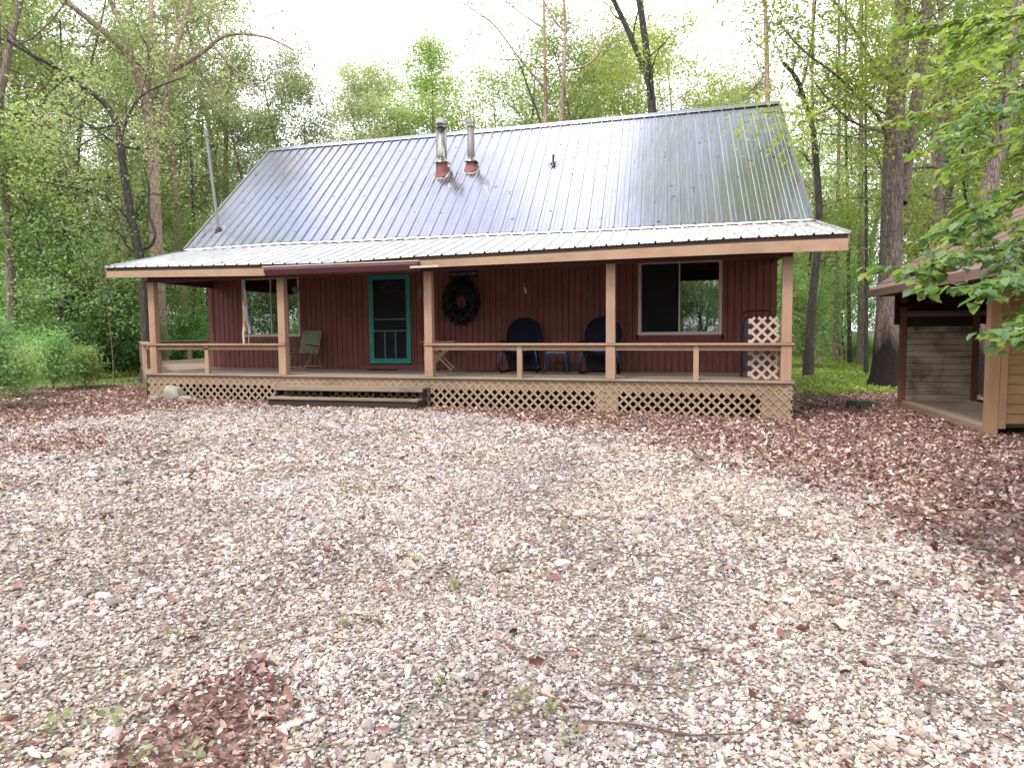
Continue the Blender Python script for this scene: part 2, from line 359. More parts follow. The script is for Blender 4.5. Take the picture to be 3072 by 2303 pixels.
# scatter (geometry-node instances; only for what nobody could count)
def scatter(name, P, rot, scl, colr, m, label):
    me = bpy.data.meshes.new(name); me.vertices.add(len(P)); me.vertices.foreach_set('co', P.astype(np.float32).ravel()); me.update()
    for n_, d_, t_ in (('rot', rot, 'FLOAT_VECTOR'), ('scl', scl, 'FLOAT_VECTOR'), ('col', colr, 'FLOAT_VECTOR')):
        a = me.attributes.new(n_, t_, 'POINT'); a.data.foreach_set('vector', d_.astype(np.float32).ravel())
    me.materials.append(m); o = bpy.data.objects.new(name, me); col.objects.link(o)
    ng = bpy.data.node_groups.new(name, 'GeometryNodeTree')
    ng.interface.new_socket('Geometry', in_out='INPUT', socket_type='NodeSocketGeometry'); ng.interface.new_socket('Geometry', in_out='OUTPUT', socket_type='NodeSocketGeometry')
    A = lambda t: ng.nodes.new(t); L = ng.links.new
    gi = A('NodeGroupInput'); go = A('NodeGroupOutput'); ico = A('GeometryNodeMeshIcoSphere'); ico.inputs['Subdivisions'].default_value = 2; ico.inputs['Radius'].default_value = 1
    pos = A('GeometryNodeInputPosition'); nz = A('ShaderNodeTexNoise'); nz.inputs['Scale'].default_value = .9; L(pos.outputs[0], nz.inputs['Vector'])
    sub = A('ShaderNodeVectorMath'); sub.operation = 'SUBTRACT'; sub.inputs[1].default_value = (.5, .5, .5); L(nz.outputs['Color'], sub.inputs[0])
    sc = A('ShaderNodeVectorMath'); sc.operation = 'SCALE'; sc.inputs['Scale'].default_value = 1.7; L(sub.outputs[0], sc.inputs[0])
    sp = A('GeometryNodeSetPosition'); L(ico.outputs[0], sp.inputs['Geometry']); L(sc.outputs[0], sp.inputs['Offset'])
    sm = A('GeometryNodeSetMaterial'); sm.inputs['Material'].default_value = m; L(sp.outputs[0], sm.inputs[0])
    def attr(nm):
        n = A('GeometryNodeInputNamedAttribute'); n.data_type = 'FLOAT_VECTOR'; n.inputs['Name'].default_value = nm; return n.outputs['Attribute']
    ip = A('GeometryNodeInstanceOnPoints'); L(gi.outputs[0], ip.inputs['Points']); L(sm.outputs[0], ip.inputs['Instance'])
    L(attr('rot'), ip.inputs['Rotation']); L(attr('scl'), ip.inputs['Scale']); L(ip.outputs[0], go.inputs[0])
    md = o.modifiers.new('scatter', 'NODES'); md.node_group = ng
    return tag(o, label, kind='stuff')
def pebble_material():
    m, nt, b = mat('gravel_stones'); a = N(nt, 'ShaderNodeAttribute', attribute_name='col', attribute_type='INSTANCER')
    n = noise(nt, coords(nt), 2.5, 4, .7); c = mixc(nt, a.outputs['Color'], ramp(nt, n, [(.3, (.72,)*3), (.6, (1, 1, 1))]), 1., 'MULTIPLY')
    nt.links.new(c, b.inputs['Base Color']); b.inputs['Roughness'].default_value = .7; return m
def gravel():
    P = []; S = []
    for (rmax, rmin, dens, sz) in ((4.6, 0, 6000, .0070), (8.5, 4.6, 2700, .0098), (19, 8.5, 900, .0145)):
        n = int(4*rmax*rmax*dens); x = rng.uniform(-rmax, rmax, n)+1.9; y = rng.uniform(-rmax, rmax, n)-14
        d = np.hypot(x-1.9, y+14); ok = (d < rmax) & (d >= rmin); x = x[ok]; y = y[ok]
        px, py, z = project(np.stack([x, y, gz(x, y)], 1)); ok = (z > .5) & (px > -500) & (px < 3600) & (py < 2600) & (y < -.08); x = x[ok]; y = y[ok]
        g, gr = zone(x, y); fin = vnoise(x, y, .75, 31)*.6+vnoise(x, y, .22, 32)*.4; keep = rng.random(len(x)) < np.clip(g*1.1*np.where(fin > .60, .38, np.where(fin > .54, .7, 1)), .10*(gr < .5)*(y < -.3)*(x > -11), 1); x = x[keep]; y = y[keep]
        s = sz*np.exp(rng.normal(0, .36, len(x)))*np.where(rng.random(len(x)) < .02, 1.9, 1); P.append(np.stack([x, y, gz(x, y)+s*.25+rng.uniform(0, .006, len(x))], 1)); S.append(s)
    P = np.concatenate(P); S = np.concatenate(S); n = len(P); print('pebbles', n)
    rot = np.stack([rng.normal(0, .35, n), rng.normal(0, .35, n), rng.uniform(0, 6.28, n)], 1)
    scl = S[:, None]*np.stack([rng.uniform(.9, 1.5, n), rng.uniform(.7, 1.1, n), rng.uniform(.45, .8, n)], 1)
    pal = np.array([(.74, .68, .68), (.56, .48, .48), (.60, .51, .43), (.48, .40, .34), (.66, .53, .56), (.38, .30, .29), (.25, .18, .20), (.30, .17, .16)])
    big = vnoise(P[:, 0], P[:, 1], 1.1, 9)
    pr = np.array([.19, .19, .18, .14, .15, .08, .05, .02]); idx = rng.choice(8, n, p=pr)
    warm = vnoise(P[:, 0], P[:, 1], .8, 19)[:, None]; c = pal[idx]*(rng.uniform(.42, 1.12, n)*(.72+.26*big))[:, None]*(1+(warm-.45)*np.array([.06, .0, -.14]))*np.array([.97, .97, .91])
    scatter('gravel', P, rot, scl, np.clip(c, 0, .85), pebble_material(), 'pale pink and cream loose gravel covering the driveway')
gravel()

# leaf-like cards: every leaf a small folded mesh
LEAF4 = (np.array([(-.5, 0, 0), (0, -.28, .06), (.5, 0, 0), (0, .28, .06)]), np.array([(0, 1, 2, 3)]))
LEAF6 = (np.array([(-.5, 0, 0), (-.12, -.37, .12), (.22, -.27, .09), (.5, 0, -.06), (.22, .27, .09), (-.12, .37, .12), (.05, 0, 0)]), np.array([(0, 1, 6, 5), (1, 2, 3, 6), (6, 3, 4, 5)]))
CURL = (np.array([(-.5, -.05, .02), (-.15, -.20, .14), (.2, -.18, .22), (.5, -.02, .10), (.2, .16, .20), (-.15, .20, .10), (.0, .0, .0)]), np.array([(0, 1, 6, 5), (1, 2, 3, 6), (6, 3, 4, 5)]))
OAK = (np.array([(-.5, 0, .05), (-.15, -.28, .16), (.02, -.13, .05), (.25, -.30, .2), (.5, 0, .12), (.25, .30, .2), (.02, .13, .05), (-.15, .28, .14), (0, 0, 0)]), np.array([(0, 1, 2, 8), (2, 3, 4, 8), (8, 4, 5, 6), (8, 6, 7, 0)]))
def rotmats(e):
    cx, cy, cz = np.cos(e).T; sx, sy, sz = np.sin(e).T
    return np.stack([np.stack([cz*cy, cz*sy*sx-sz*cx, cz*sy*cx+sz*sx], 1), np.stack([sz*cy, sz*sy*sx+cz*cx, sz*sy*cx-cz*sx], 1), np.stack([-sy, cy*sx, cy*cx], 1)], 1)
def leaves(P, eul, size, shape, v):
    LV, LF = shape; n = len(P); Rm = rotmats(eul)
    V = np.einsum('nij,kj->nki', Rm, LV)*np.asarray(size).reshape(-1, 1, 1)+P[:, None, :]
    F = (LF[None]+np.arange(n)[:, None, None]*len(LV)).reshape(-1, 4)
    return V.reshape(-1, 3), F, np.repeat(v, len(LV))
def litter():
    x = rng.uniform(-17, 9, 700000); y = rng.uniform(-13.5, 7, 700000)
    g, gr = zone(x, y); pt = inside(x, y, PATCH); d = np.hypot(x-1.9, y+14)
    px, py, z = project(np.stack([x, y, gz(x, y)], 1)); vis = (z > 1) & (px > -300) & (px < 3400) & (py < 2500)
    under = (x > -11.7) & (x < 3.4) & (y > -.02)
    dens = (.014+.42*(1-g)**1.15+np.where(pt, 1.0, 0))*np.where(gr > .5, .22, 1)*np.clip(1.15-d/34, .4, 1)
    band = (vnoise(x, y, 1.7, 4) > .62) & (x < 0)
    dens = np.where(band & (g > .9), .02, dens)
    k = vis & ~under & (rng.random(len(x)) < dens*.78); x = x[k]; y = y[k]; n = len(x); print('litter', n)
    P = np.stack([x, y, gz(x, y)+rng.uniform(.012, .035, n)], 1)
    e = np.stack([rng.normal(0, .6, n), rng.normal(0, .5, n), rng.uniform(0, 6.28, n)], 1)
    val = np.clip(rng.beta(1.3, 2.0, n)+np.where(rng.random(n) < .2, .5, 0), 0, 1); sz = rng.uniform(.035, .095, n)*np.where(inside(x, y, PATCH), .62, 1); k = rng.random(n) < np.where(inside(x, y, PATCH), .08, .35)
    V, F, v = leaves(P[k], e[k], sz[k], OAK, val[k]); V2, F2, v2 = leaves(P[~k], e[~k], sz[~k], CURL, val[~k])
    V = np.vstack([V, V2]); F = np.vstack([F, F2+k.sum()*9]); v = np.concatenate([v, v2])
    o = bpy.data.objects.new('leaf_litter', raw_mesh('leaf_litter', V, F, M['litter'], v)); col.objects.link(o)
    tag(o, 'reddish brown dead leaves lying around the gravel', kind='stuff')
litter()
def groundcover():
    n0 = 330000; x = np.concatenate([rng.uniform(3.2, 22, n0), rng.uniform(-34, -11, n0), rng.uniform(-12, 4, 20000)]); y = np.concatenate([rng.uniform(2, 34, n0), rng.uniform(-3, 26, n0), rng.uniform(11, 30, 20000)])
    g, gr = zone(x, y); px, py, z = project(np.stack([x, y, gz(x, y)], 1))
    k = (gr > .5) & (g < .3) & (z > 1) & (px > -300) & (px < 3400) & (rng.random(len(x)) < np.where(x > 0, .55, .25)) & ~((x > -18) & (x < 3.3) & (y < 10) & (y > -.2)); x = x[k]; y = y[k]; n = len(x); print('cover', n)
    h = rng.uniform(.05, .16, n)*np.where(x < 0, 1.5, 1.)
    P = np.stack([x, y, gz(x, y)+h*rng.uniform(.2, 1, n)], 1)
    e = np.stack([rng.normal(0, .5, n), rng.normal(-.35, .5, n), rng.uniform(0, 6.28, n)], 1)
    V, F, v = leaves(P, e, rng.uniform(.07, .15, n), LEAF4, rng.random(n))
    o = bpy.data.objects.new('ground_cover', raw_mesh('ground_cover', V, F, M['grass'], v)); col.objects.link(o)
    tag(o, 'low bright green plants covering the forest floor', kind='stuff')
groundcover()
def weeds_and_twigs():
    spots = [(1035, 1880), (1400, 1620), (2210, 1580), (2110, 1640), (1560, 2110), (1650, 2150), (350, 2190), (160, 2185), (1080, 1485), (1040, 1490), (2600, 1480), (2790, 1500), (2400, 1410), (1330, 2060), (1700, 2240), (580, 2290), (430, 2290), (520, 1330), (1430, 1375), (2240, 1370), (2100, 1380), (2900, 1600), (2560, 1430), (1930, 1930), (1240, 1690), (1360, 1770)]
    P = []; E = []; S = []
    for (px, py) in spots:
        z = -.66; p = at_z(px, py, z); p = at_z(px, py, float(gz(p[0], p[1])))
        k = 16
        for i in range(k):
            a = rng.uniform(0, 6.28); r_ = abs(rng.normal(0, .045)); P.append((p[0]+r_*math.cos(a), p[1]+r_*math.sin(a), gz(p[0], p[1])+rng.uniform(.02, .07))); E.append((rng.normal(0, .3), rng.uniform(-1.0, -.1), a)); S.append(rng.uniform(.018, .045))
    V, F, v = leaves(np.array(P), np.array(E), np.array(S), LEAF6, rng.random(len(P)))
    o = bpy.data.objects.new('weeds', raw_mesh('weeds', V, F, M['leaf_olive'], v)); col.objects.link(o); tag(o, 'small yellow green weeds sprouting through the gravel', kind='stuff')
    mb = MB()
    for i in range(110):
        px, py = rng.uniform(-100, 3172), 1240+rng.random()**1.2*1060
        p = at_z(px, py, -.68); L = rng.uniform(.08, .45)*(1 if i > 14 else 2.2); a = rng.uniform(-.5, .5)+(0 if rng.random() < .7 else 1.2); q = []
        if p[1] > -.8: continue
        for t in np.linspace(0, 1, 5):
            a += rng.normal(0, .16); x = p[0]+math.cos(a)*L*t; y = p[1]+math.sin(a)*L*t; q.append((x, y, float(gz(x, y))+.024+.004*math.sin(t*9)))
        r0 = rng.uniform(.0015, .0032)*(1 if i > 10 else 1.5); mb.tube(q, [r0, r0, r0*.9, r0*.7, r0*.4], 5)
    tag(mb.build('fallen_twigs', M['twig']), 'thin dry twigs lying on the gravel', kind='stuff')
weeds_and_twigs()

# ------------------------------------------------------------------ trees
def branch_path(p, d, L, k, wob, up, rg):
    P = [np.array(p, float)]; d = np.array(d, float); d /= np.linalg.norm(d)
    for i in range(k):
        d = d+rg.normal(0, wob, 3)+np.array([0, 0, up]); d /= np.linalg.norm(d); P.append(P[-1]+d*L/k)
    return np.array(P)
def leaf_cloud(C, nper, rad, rg, size, flat=.6):
    C = np.asarray(C); n = len(C)*nper; P = np.repeat(C, nper, 0)+rg.normal(0, 1, (n, 3))*np.array([rad, rad, rad*flat])
    e = np.stack([rg.normal(0, .55, n), rg.normal(.15, .5, n), rg.uniform(0, 6.28, n)], 1)
    cv = np.repeat(rg.random(len(C)), nper)
    return P, e, rg.uniform(.65, 1.25, n)*size, np.clip(cv*.55+rg.random(n)*.45, 0, 1)
def limb(mb, C, P, r0, rg, sub=4, subL=.4, crad=.3, sub_from=.35, thin=.25):
    """a limb with side shoots; leaf-cluster centres go to C"""
    k = len(P); L = np.linalg.norm(np.diff(P, axis=0), axis=1).sum()
    mb.tube(P, np.linspace(r0, max(r0*thin, .006), k), 6 if r0 > .05 else 4, False)
    for s in range(sub):
        t = sub_from+(1-sub_from)*(s+rg.random())/sub; i = min(int(t*(k-1)), k-2); f = t*(k-1)-i; p = P[i]*(1-f)+P[i+1]*f
        ax = P[i+1]-P[i]; ax = ax/np.linalg.norm(ax); d = ax*.6+rg.normal(0, .75, 3)+np.array([0, 0, .12])
        q = branch_path(p, d, L*subL*rg.uniform(.6, 1.2), 4, .22, .02, rg); rr = max(r0*(1-t)*.5+.008, .007)
        mb.tube(q, np.linspace(rr, .004, 5), 4, False)
        C += [q[2], q[3], q[4]]
        for u in (2, 3, 4):
            if rg.random() < .8: C.append(q[u]+rg.normal(0, crad, 3))
            if rg.random() < .5:
                q2 = branch_path(q[u], rg.normal(0, 1, 3), L*subL*.35, 2, .2, 0, rg); mb.tube(q2, [.006, .004, .003], 3, False); C.append(q2[-1])
    C.append(P[-1])
def gen_tree(seed, H, r0, cb, spread, nb, nper, size, shape='round', lean=.03, rad=.33):
    rg = np.random.default_rng(seed); mb = MB(); C = []
    k = 12; P = [np.zeros(3)]; d = np.array([rg.normal(0, lean), rg.normal(0, lean), 1.])
    for i in range(k):
        d = d+rg.normal(0, .05, 3)*[1, 1, 0]; d /= np.linalg.norm(d); P.append(P[-1]+d*H/k)
    P = np.array(P); rr = r0*(1-np.linspace(0, .93, k+1)**1.2); rr[0] *= 1.35; P0 = P.copy(); mb.tube(P0, rr, 9)
    for b in range(nb):
        t = cb+(.97-cb)*((b+rg.random())/nb); i = min(int(t*k), k-1); f = t*k-i; p = P[i]*(1-f)+P[i+1]*f; u = (t-cb)/(1-cb)
        L = spread*{'round': (math.sin(math.pi*min(1, u*.85+.12))**.6), 'cone': 1.05-u*.95, 'up': .9-.35*u}[shape]*rg.uniform(.65, 1.2)
        a = b*2.4+rg.normal(0, .4); el = {'round': .35+.5*u, 'cone': .1+.5*u, 'up': .9}[shape]+rg.normal(0, .15)
        dd = np.array([math.cos(a)*math.cos(el), math.sin(a)*math.cos(el), math.sin(el)])
        limb(mb, C, branch_path(p, dd, L, 6, .15, .05, rg), max(r0*(1-t)*.55, .015), rg, 4, .42)
    C = np.array(C); LV, LF, v = leaves(*_l(C, nper, rad, rg, size), )
    return mb, (LV, LF, v)
def _l(C, nper, rad, rg, size):
    P, e, s, v = leaf_cloud(C, nper, rad, rg, size); return P, e, s, LEAF4, v
def mesh_of(mb, name, m):
    me = bpy.data.meshes.new(name); me.from_pydata(np.concatenate(mb.v).tolist(), [], mb.f); me.materials.append(m)
    me.polygons.foreach_set('use_smooth', [True]*len(me.polygons)); me.update(); return me
def variant(seed, barkm, leafm, *a, **k):
    mb, (V, F, v) = gen_tree(seed, *a, **k); return mesh_of(mb, 'trunk', M[barkm]), raw_mesh('crown', V, F, M[leafm], v)
def place(var, name, loc, rz, sc, label, cat, group):
    root = empty(name, loc, label, cat, group, rz); root.scale = (sc, sc, sc)
    for me, nm in zip(var, ('trunk', 'crown')):
        o = bpy.data.objects.new(nm, me); col.objects.link(o); o.parent = root
    return root
# H, r0, cb, spread, nb, nper, size
VA = [variant(11, 'bark', 'leaf_olive', 21, .24, .30, 5.0, 24, 26, .18, rad=.5), variant(12, 'bark_red', 'leaf_olive', 23, .22, .38, 4.0, 20, 26, .18, rad=.5),
      variant(13, 'bark_dark', 'leaf_green', 17, .16, .22, 4.0, 20, 13, .18, rad=.45), variant(14, 'bark', 'leaf_green', 19, .2, .25, 4.4, 22, 13, .18, rad=.45),
      variant(15, 'bark_red', 'leaf_lime', 18, .18, .25, 4.2, 20, 13, .18, rad=.45), variant(16, 'bark_dark', 'leaf_olive', 15, .12, .2, 3.4, 18, 20, .18, rad=.45)]
VS = [variant(21, 'bark_dark', 'leaf_deep', 5.5, .05, .12, 1.9, 16, 15, .12, lean=.1, rad=.34), variant(22, 'bark_dark', 'leaf_green', 7.5, .06, .15, 2.1, 18, 14, .13, lean=.1, rad=.38),
      variant(23, 'bark', 'leaf_green', 4.0, .04, .08, 1.6, 15, 16, .12, lean=.1, rad=.32)]
VB = [variant(31, 'bark_dark', 'leaf_deep', 1.7, .02, .03, 1.15, 12, 16, .10, shape='up', rad=.22), variant(32, 'bark_dark', 'leaf_green', 1.3, .02, .03, 1.0, 12, 16, .10, shape='up', rad=.2),
      variant(33, 'bark_dark', 'leaf_deep', 1.5, .02, .03, 1.1, 12, 14, .11, shape='up', rad=.22)]
VT = [variant(51, 'bark_dark', 'leaf_green', 14, .075, .45, 2.6, 12, 12, .14, rad=.4, lean=.06), variant(52, 'bark', 'leaf_olive', 16, .09, .5, 2.6, 12, 12, .14, rad=.4, lean=.05), variant(53, 'bark_dark', 'leaf_olive', 12, .06, .4, 2.2, 10, 12, .14, rad=.4, lean=.08)]
VC = variant(41, 'bark_dark', 'leaf_green', 20, .2, .25, 4.8, 40, 15, .19, shape='cone', rad=.55)
def gpt(px, dep): 
    p = at_depth(px, 1000, dep); return (p[0], p[1], float(gz(p[0], p[1]))-.05)
# far and middle forest: (pixel column, distance, variant, scale)
def forest():
    rg = np.random.default_rng(5); spots = []
    for px, dep, v, s in [(60, 33, 0, 1), (230, 30, 2, 1), (330, 38, 3, 1.05), (560, 34, 1, 1), (640, 42, 0, 1), (700, 50, 5, 1), (-60, 25, 3, 1), (140, 44, 1, 1.1), (420, 48, 0, 1), (-200, 30, 0, 1),
                          (820, 74, 3, 1), (900, 66, 2, 1), (980, 70, 3, .95), (1060, 60, 5, 1.15), (1120, 62, 0, 1.1), (1200, 72, 3, 1), (1400, 58, 4, .95), (1480, 52, 3, .95), (1560, 50, 4, .85), (1640, 62, 0, .95),
                          (1760, 46, 4, .9), (1850, 52, 0, 1), (1900, 40, 4, 1), (2010, 46, 3, 1), (2150, 60, 0, 1.0), (2370, 60, 4, .9), (2520, 50, 4, .85), (2570, 48, 3, 1.1), (2640, 40, 1, 1),
                          (2780, 36, 4, 1), (2860, 28, 0, 1), (2960, 40, 4, 1.1), (3060, 30, 3, 1), (3150, 24, 4, 1), (3250, 32, 0, 1)]:
        spots.append((px, dep, v, s))
    for i in range(46):   # deeper filling rows left and right
        if i % 4 == 1: spots.append((rg.uniform(-250, 700), rg.uniform(45, 95), int(rg.integers(0, 6)), rg.uniform(.85, 1.1)))
        elif i % 2 == 0: spots.append((rg.uniform(1750, 3300), rg.uniform(50, 95), int(rg.integers(0, 6)), rg.uniform(.9, 1.15)))
    for i in range(22): spots.append((rg.uniform(700, 1750), rg.uniform(75, 110), int(rg.integers(0, 6)), rg.uniform(.8, 1.05)))
    for (px, dep, v, s) in spots:
        place(VA[v], 'forest_tree', gpt(px, dep), rg.uniform(0, 6.28), s, 'tall leafy tree in the forest beyond the cabin', 'tree', 'trees of the forest behind the cabin')
    for (px, dep, yt, v) in [(880, 38, 110, 0), (930, 42, 230, 5), (985, 48, 300, 3), (1050, 46, 260, 2), (1112, 44, 140, 1), (1165, 50, 280, 3), (1225, 46, 300, 2), (1270, 52, 260, 4), (1370, 44, 250, 3), (1440, 46, 220, 4), (1500, 40, 200, 4), (1570, 42, 150, 3), (1650, 44, 220, 3), (1740, 40, 190, 4),
                            (1800, 36, 110, 4), (1860, 38, 50, 3), (2020, 38, 60, 4), (2110, 40, 170, 4), (2200, 44, 200, 0), (2290, 48, 260, 4), (820, 40, 330, 3), (760, 36, 260, 0)]:
        place(VA[v], 'forest_tree', gpt(px, dep), rg.uniform(0, 6.28), (1000-yt)*dep/2120/[21, 23, 17, 19, 18, 15][v], 'tall leafy tree in the forest beyond the cabin', 'tree', 'trees of the forest behind the cabin')
    place(VC, 'spire_tree', gpt(1307, 46), 0, 1.06, 'dense green cone-shaped tree rising behind the two chimneys', 'tree', None)
    # the wood behind the camera, seen mirrored in the windows
    for i in range(16):
        a = R(100+i*11+rg.uniform(-4, 4)); r_ = rg.uniform(13, 24); x = 1.9+r_*math.cos(a-R(10)+math.pi/2+.3); y = -14+r_*math.sin(a-R(10)+math.pi/2+.3)
        if y > -22: y = -22-rg.uniform(0, 6)
        if -14 < x < 8: y -= 36
        place(VA[int(rg.integers(0, 6))], 'forest_tree', (x, y, -.7), rg.uniform(0, 6.28), .9, 'tall leafy tree mirrored in the cabin windows', 'tree', 'trees facing the cabin')
    for i in range(30):
        x = -58+i*2.9; place(VA[i % 6], 'forest_tree', (x+rg.uniform(-1, 1), -30-rg.uniform(0, 14)-(30 if -14 < x < 8 else 0), -.7), rg.uniform(0, 6.28), .9, 'tall leafy tree mirrored in the cabin windows', 'tree', 'trees facing the cabin')
    for i in range(84):
        place(VS[i % 3], 'young_tree', (-62+(i//2)*2.2+rg.uniform(-1, 1), -21-rg.uniform(0, 4)-6*(i % 2)-(34 if -13 < -62+(i//2)*2.2 < 7 else 0), -.7), rg.uniform(0, 6.28), 1.5, 'young tree mirrored in the cabin windows', 'tree', 'young trees facing the cabin')
    # thin bare-stemmed trees of the wood
    for i in range(34):
        px = rg.uniform(-150, 640) if i % 3 else rg.uniform(2380, 3150); dep = rg.uniform(24, 52)
        p = gpt(px, dep)
        if p[0] > -19 and p[0] < 4 and p[1] < 12: continue
        place(VT[i % 3], 'thin_tree', p, rg.uniform(0, 6.28), rg.uniform(.8, 1.1), 'thin dark-stemmed tree in the wood beside the cabin', 'tree', 'thin trees in the wood beside the cabin')
    # understorey
    for i in range(22):
        px = rg.uniform(-250, 640); dep = rg.uniform(22, 42)
        p = gpt(px, dep)
        if p[0] > -18.5 and p[1] < 11: dep += 12; p = gpt(px, dep)
        if 350 < px < 580 and dep < 33: continue
        place(VS[int(rg.integers(0, 3))], 'young_tree', p, rg.uniform(0, 6.28), rg.uniform(.8, 1.2), 'young green tree in the undergrowth left of the cabin', 'tree', 'young trees left of the cabin')
    for i in range(14):
        px = rg.uniform(2400, 3250); dep = rg.uniform(27, 48)
        place(VS[int(rg.integers(0, 3))], 'young_tree', gpt(px, dep), rg.uniform(0, 6.28), rg.uniform(.7, 1.1), 'young green tree in the undergrowth right of the cabin', 'tree', 'young trees right of the cabin')
    for i in range(40):
        px = rg.uniform(-300, 3300) if i < 14 else rg.uniform(2300, 3300) if i < 34 else rg.uniform(-200, 600)
        place(VS[int(rg.integers(0, 3))], 'understorey_tree', gpt(px, rg.uniform(48, 85)), rg.uniform(0, 6.28), rg.uniform(1.5, 2.5), 'small leafy tree deep in the forest', 'tree', 'small trees deep in the forest')
    for i in range(90):
        px = rg.uniform(-300, 640); dep = 16.5+abs(rg.normal(0, 7))+max(0, (px-200))*.012
        p = gpt(px, dep)
        if p[0] > -18.6 and p[1] < 11: dep += 12; p = gpt(px, dep)
        place(VB[int(rg.integers(0, 3))], 'bush', p, rg.uniform(0, 6.28), rg.uniform(.7, 1.25), 'leafy green bush at the edge of the wood left of the cabin', 'bush', 'bushes left of the cabin')
    for px, dep, v, sc_ in ((-30, 14.5, 0, .9), (40, 17, 1, .75), (150, 19, 0, .7), (250, 20, 1, .7)):
        place(VB[v], 'bush', gpt(px, dep), rg.uniform(0, 6.28), sc_, 'leafy green bush at the edge of the wood left of the cabin', 'bush', 'bushes left of the cabin')
    for i in range(16):
        px = rg.uniform(2400, 3250); dep = rg.uniform(31, 48)
        place(VB[int(rg.integers(0, 3))], 'bush', gpt(px, dep), rg.uniform(0, 6.28), rg.uniform(.6, .9), 'low green bush on the forest floor right of the cabin', 'bush', 'bushes right of the cabin')
forest()

# trees of their own shape: limbs as paths with real distances
def hero(name, label, dep, stems, leafm, barkm, nper=8, size=.12, rad=.3, seed=1, extra=None, depj=.0, shape=LEAF4, cat='tree', world=None):
    """stems: list of (list of (column,row,depth offset), r_start, r_end, shoots)"""
    rg = np.random.default_rng(seed); mb = MB(); C = []
    base = None
    for (pts, ra, rb, sub) in stems:
        P = np.array([at_depth(x, y, dep+dz) for (x, y, dz) in pts]); 
        if base is None:
            P[0][2] = float(gz(P[0][0], P[0][1]))-.1; base = P[0].copy()
        # smooth resample
        n = len(P); t = np.linspace(0, n-1, (n-1)*3+1); Q = np.array([np.interp(t, np.arange(n), P[:, i]) for i in range(3)]).T
        if n > 2:
            for _ in range(2): Q[1:-1] = (Q[:-2]+2*Q[1:-1]+Q[2:])/4
        rr = np.linspace(ra, rb, len(Q))
        if P[0] is not None and pts is stems[0][0]: rr[0] *= 1.45; rr[1] *= 1.12
        mb.tube(Q, rr, 12 if ra > .1 else 7, False)
        L = np.linalg.norm(np.diff(Q, axis=0), axis=1).sum()
        for s in range(sub):
            u = .3+.7*(s+rg.random())/sub; i = min(int(u*(len(Q)-1)), len(Q)-2)
            ax = Q[i+1]-Q[i]; ax /= np.linalg.norm(ax); d = ax*.35+rg.normal(0, .8, 3)+np.array([0, 0, .15])
            limb(mb, C, branch_path(Q[i], d, rg.uniform(1.2, 2.8), 5, .2, .02, rg), max(min(rr[i]*.4, .04), .012), rg, 3, .45, .25)
    if extra:
        for (x, y, dz, k) in extra:
            c = at_depth(x, y, dep+dz)
            for j in range(k): C.append(c+rg.normal(0, .45, 3))
    if world is not None: C += [np.array(q) for q in world]
    root = empty(name, base, label, cat); t = MB(); t.v = [np.concatenate(mb.v)]; t.f = mb.f; t.n = 1
    t.build('trunk', M[barkm], root, smooth=True)
    if C:
        V, F, v = leaves(*(lambda q: (q[0], q[1], q[2], shape, q[3]))(leaf_cloud(np.array(C), nper, rad, rg, size)))
        o = bpy.data.objects.new('crown', raw_mesh('crown', V-base, F, M[leafm], v)); col.objects.link(o); o.parent = root
    return root
hero('oak_tree', 'tall reddish forked tree behind the left end of the cabin', 27, [
    ([(482, 1110, 0), (478, 900, 0), (466, 700, 0), (462, 520, 0), (455, 400, 0), (438, 300, 0), (420, 246, 0), (398, 175, -.5), (330, 110, -1), (262, 55, -1.6), (180, -10, -2.2), (60, -60, -3)], .27, .07, 9),
    ([(462, 480, 0), (470, 380, .3), (452, 250, .5), (448, 120, .6), (455, 0, .8), (450, -160, 1)], .13, .08, 6),
    ([(468, 420, 0), (492, 328, 0), (513, 205, 0), (543, 100, 0), (569, 0, 0), (600, -120, 0)], .12, .07, 6),
    ([(510, 215, 0), (560, 188, 0), (620, 150, -.4), (677, 97, -.8), (800, 107, -1.2), (880, 150, -1.6)], .10, .03, 9),
    ([(395, 170, -.5), (370, 80, -.5), (325, 0, -.8), (310, -80, -1)], .11, .06, 4),
    ([(640, 140, -.5), (700, 200, -.8), (760, 260, -1), (800, 330, -1)], .05, .02, 6),
    ([(560, 190, 0), (440, 200, -1.2), (425, 190, -1)], .04, .02, 2)],
    'leaf_olive', 'bark_red', nper=5, size=.12, rad=.30, seed=3)
hero('crooked_tree', 'dark crooked tree with bent limbs by the left porch eave', 22, [
    ([(441, 1120, 0), (438, 960, 0), (430, 860, 0), (420, 760, 0), (395, 667, 0), (370, 513, 0), (359, 400, 0), (328, 318, 0), (272, 277, -.3), (169, 200, -.8), (118, 179, -1.2), (20, 120, -1.6)], .17, .04, 9),
    ([(425, 745, 0), (455, 740, 0), (470, 700, 0), (440, 640, 0), (452, 560, 0), (430, 500, 0)], .06, .02, 4),
    ([(415, 760, 0), (380, 745, 0), (365, 700, 0), (330, 690, 0)], .045, .015, 3),
    ([(404, 700, 0), (360, 620, 0), (300, 580, 0), (215, 562, -.6), (100, 540, -1)], .045, .015, 8),
    ([(360, 420, 0), (400, 300, 0), (470, 260, .5), (560, 230, 1)], .05, .02, 6),
    ([(362, 440, 0), (330, 420, -.3), (250, 360, -1), (150, 320, -1.5)], .04, .015, 7)],
    'leaf_olive', 'bark_dark', nper=8, size=.11, rad=.28, seed=4)
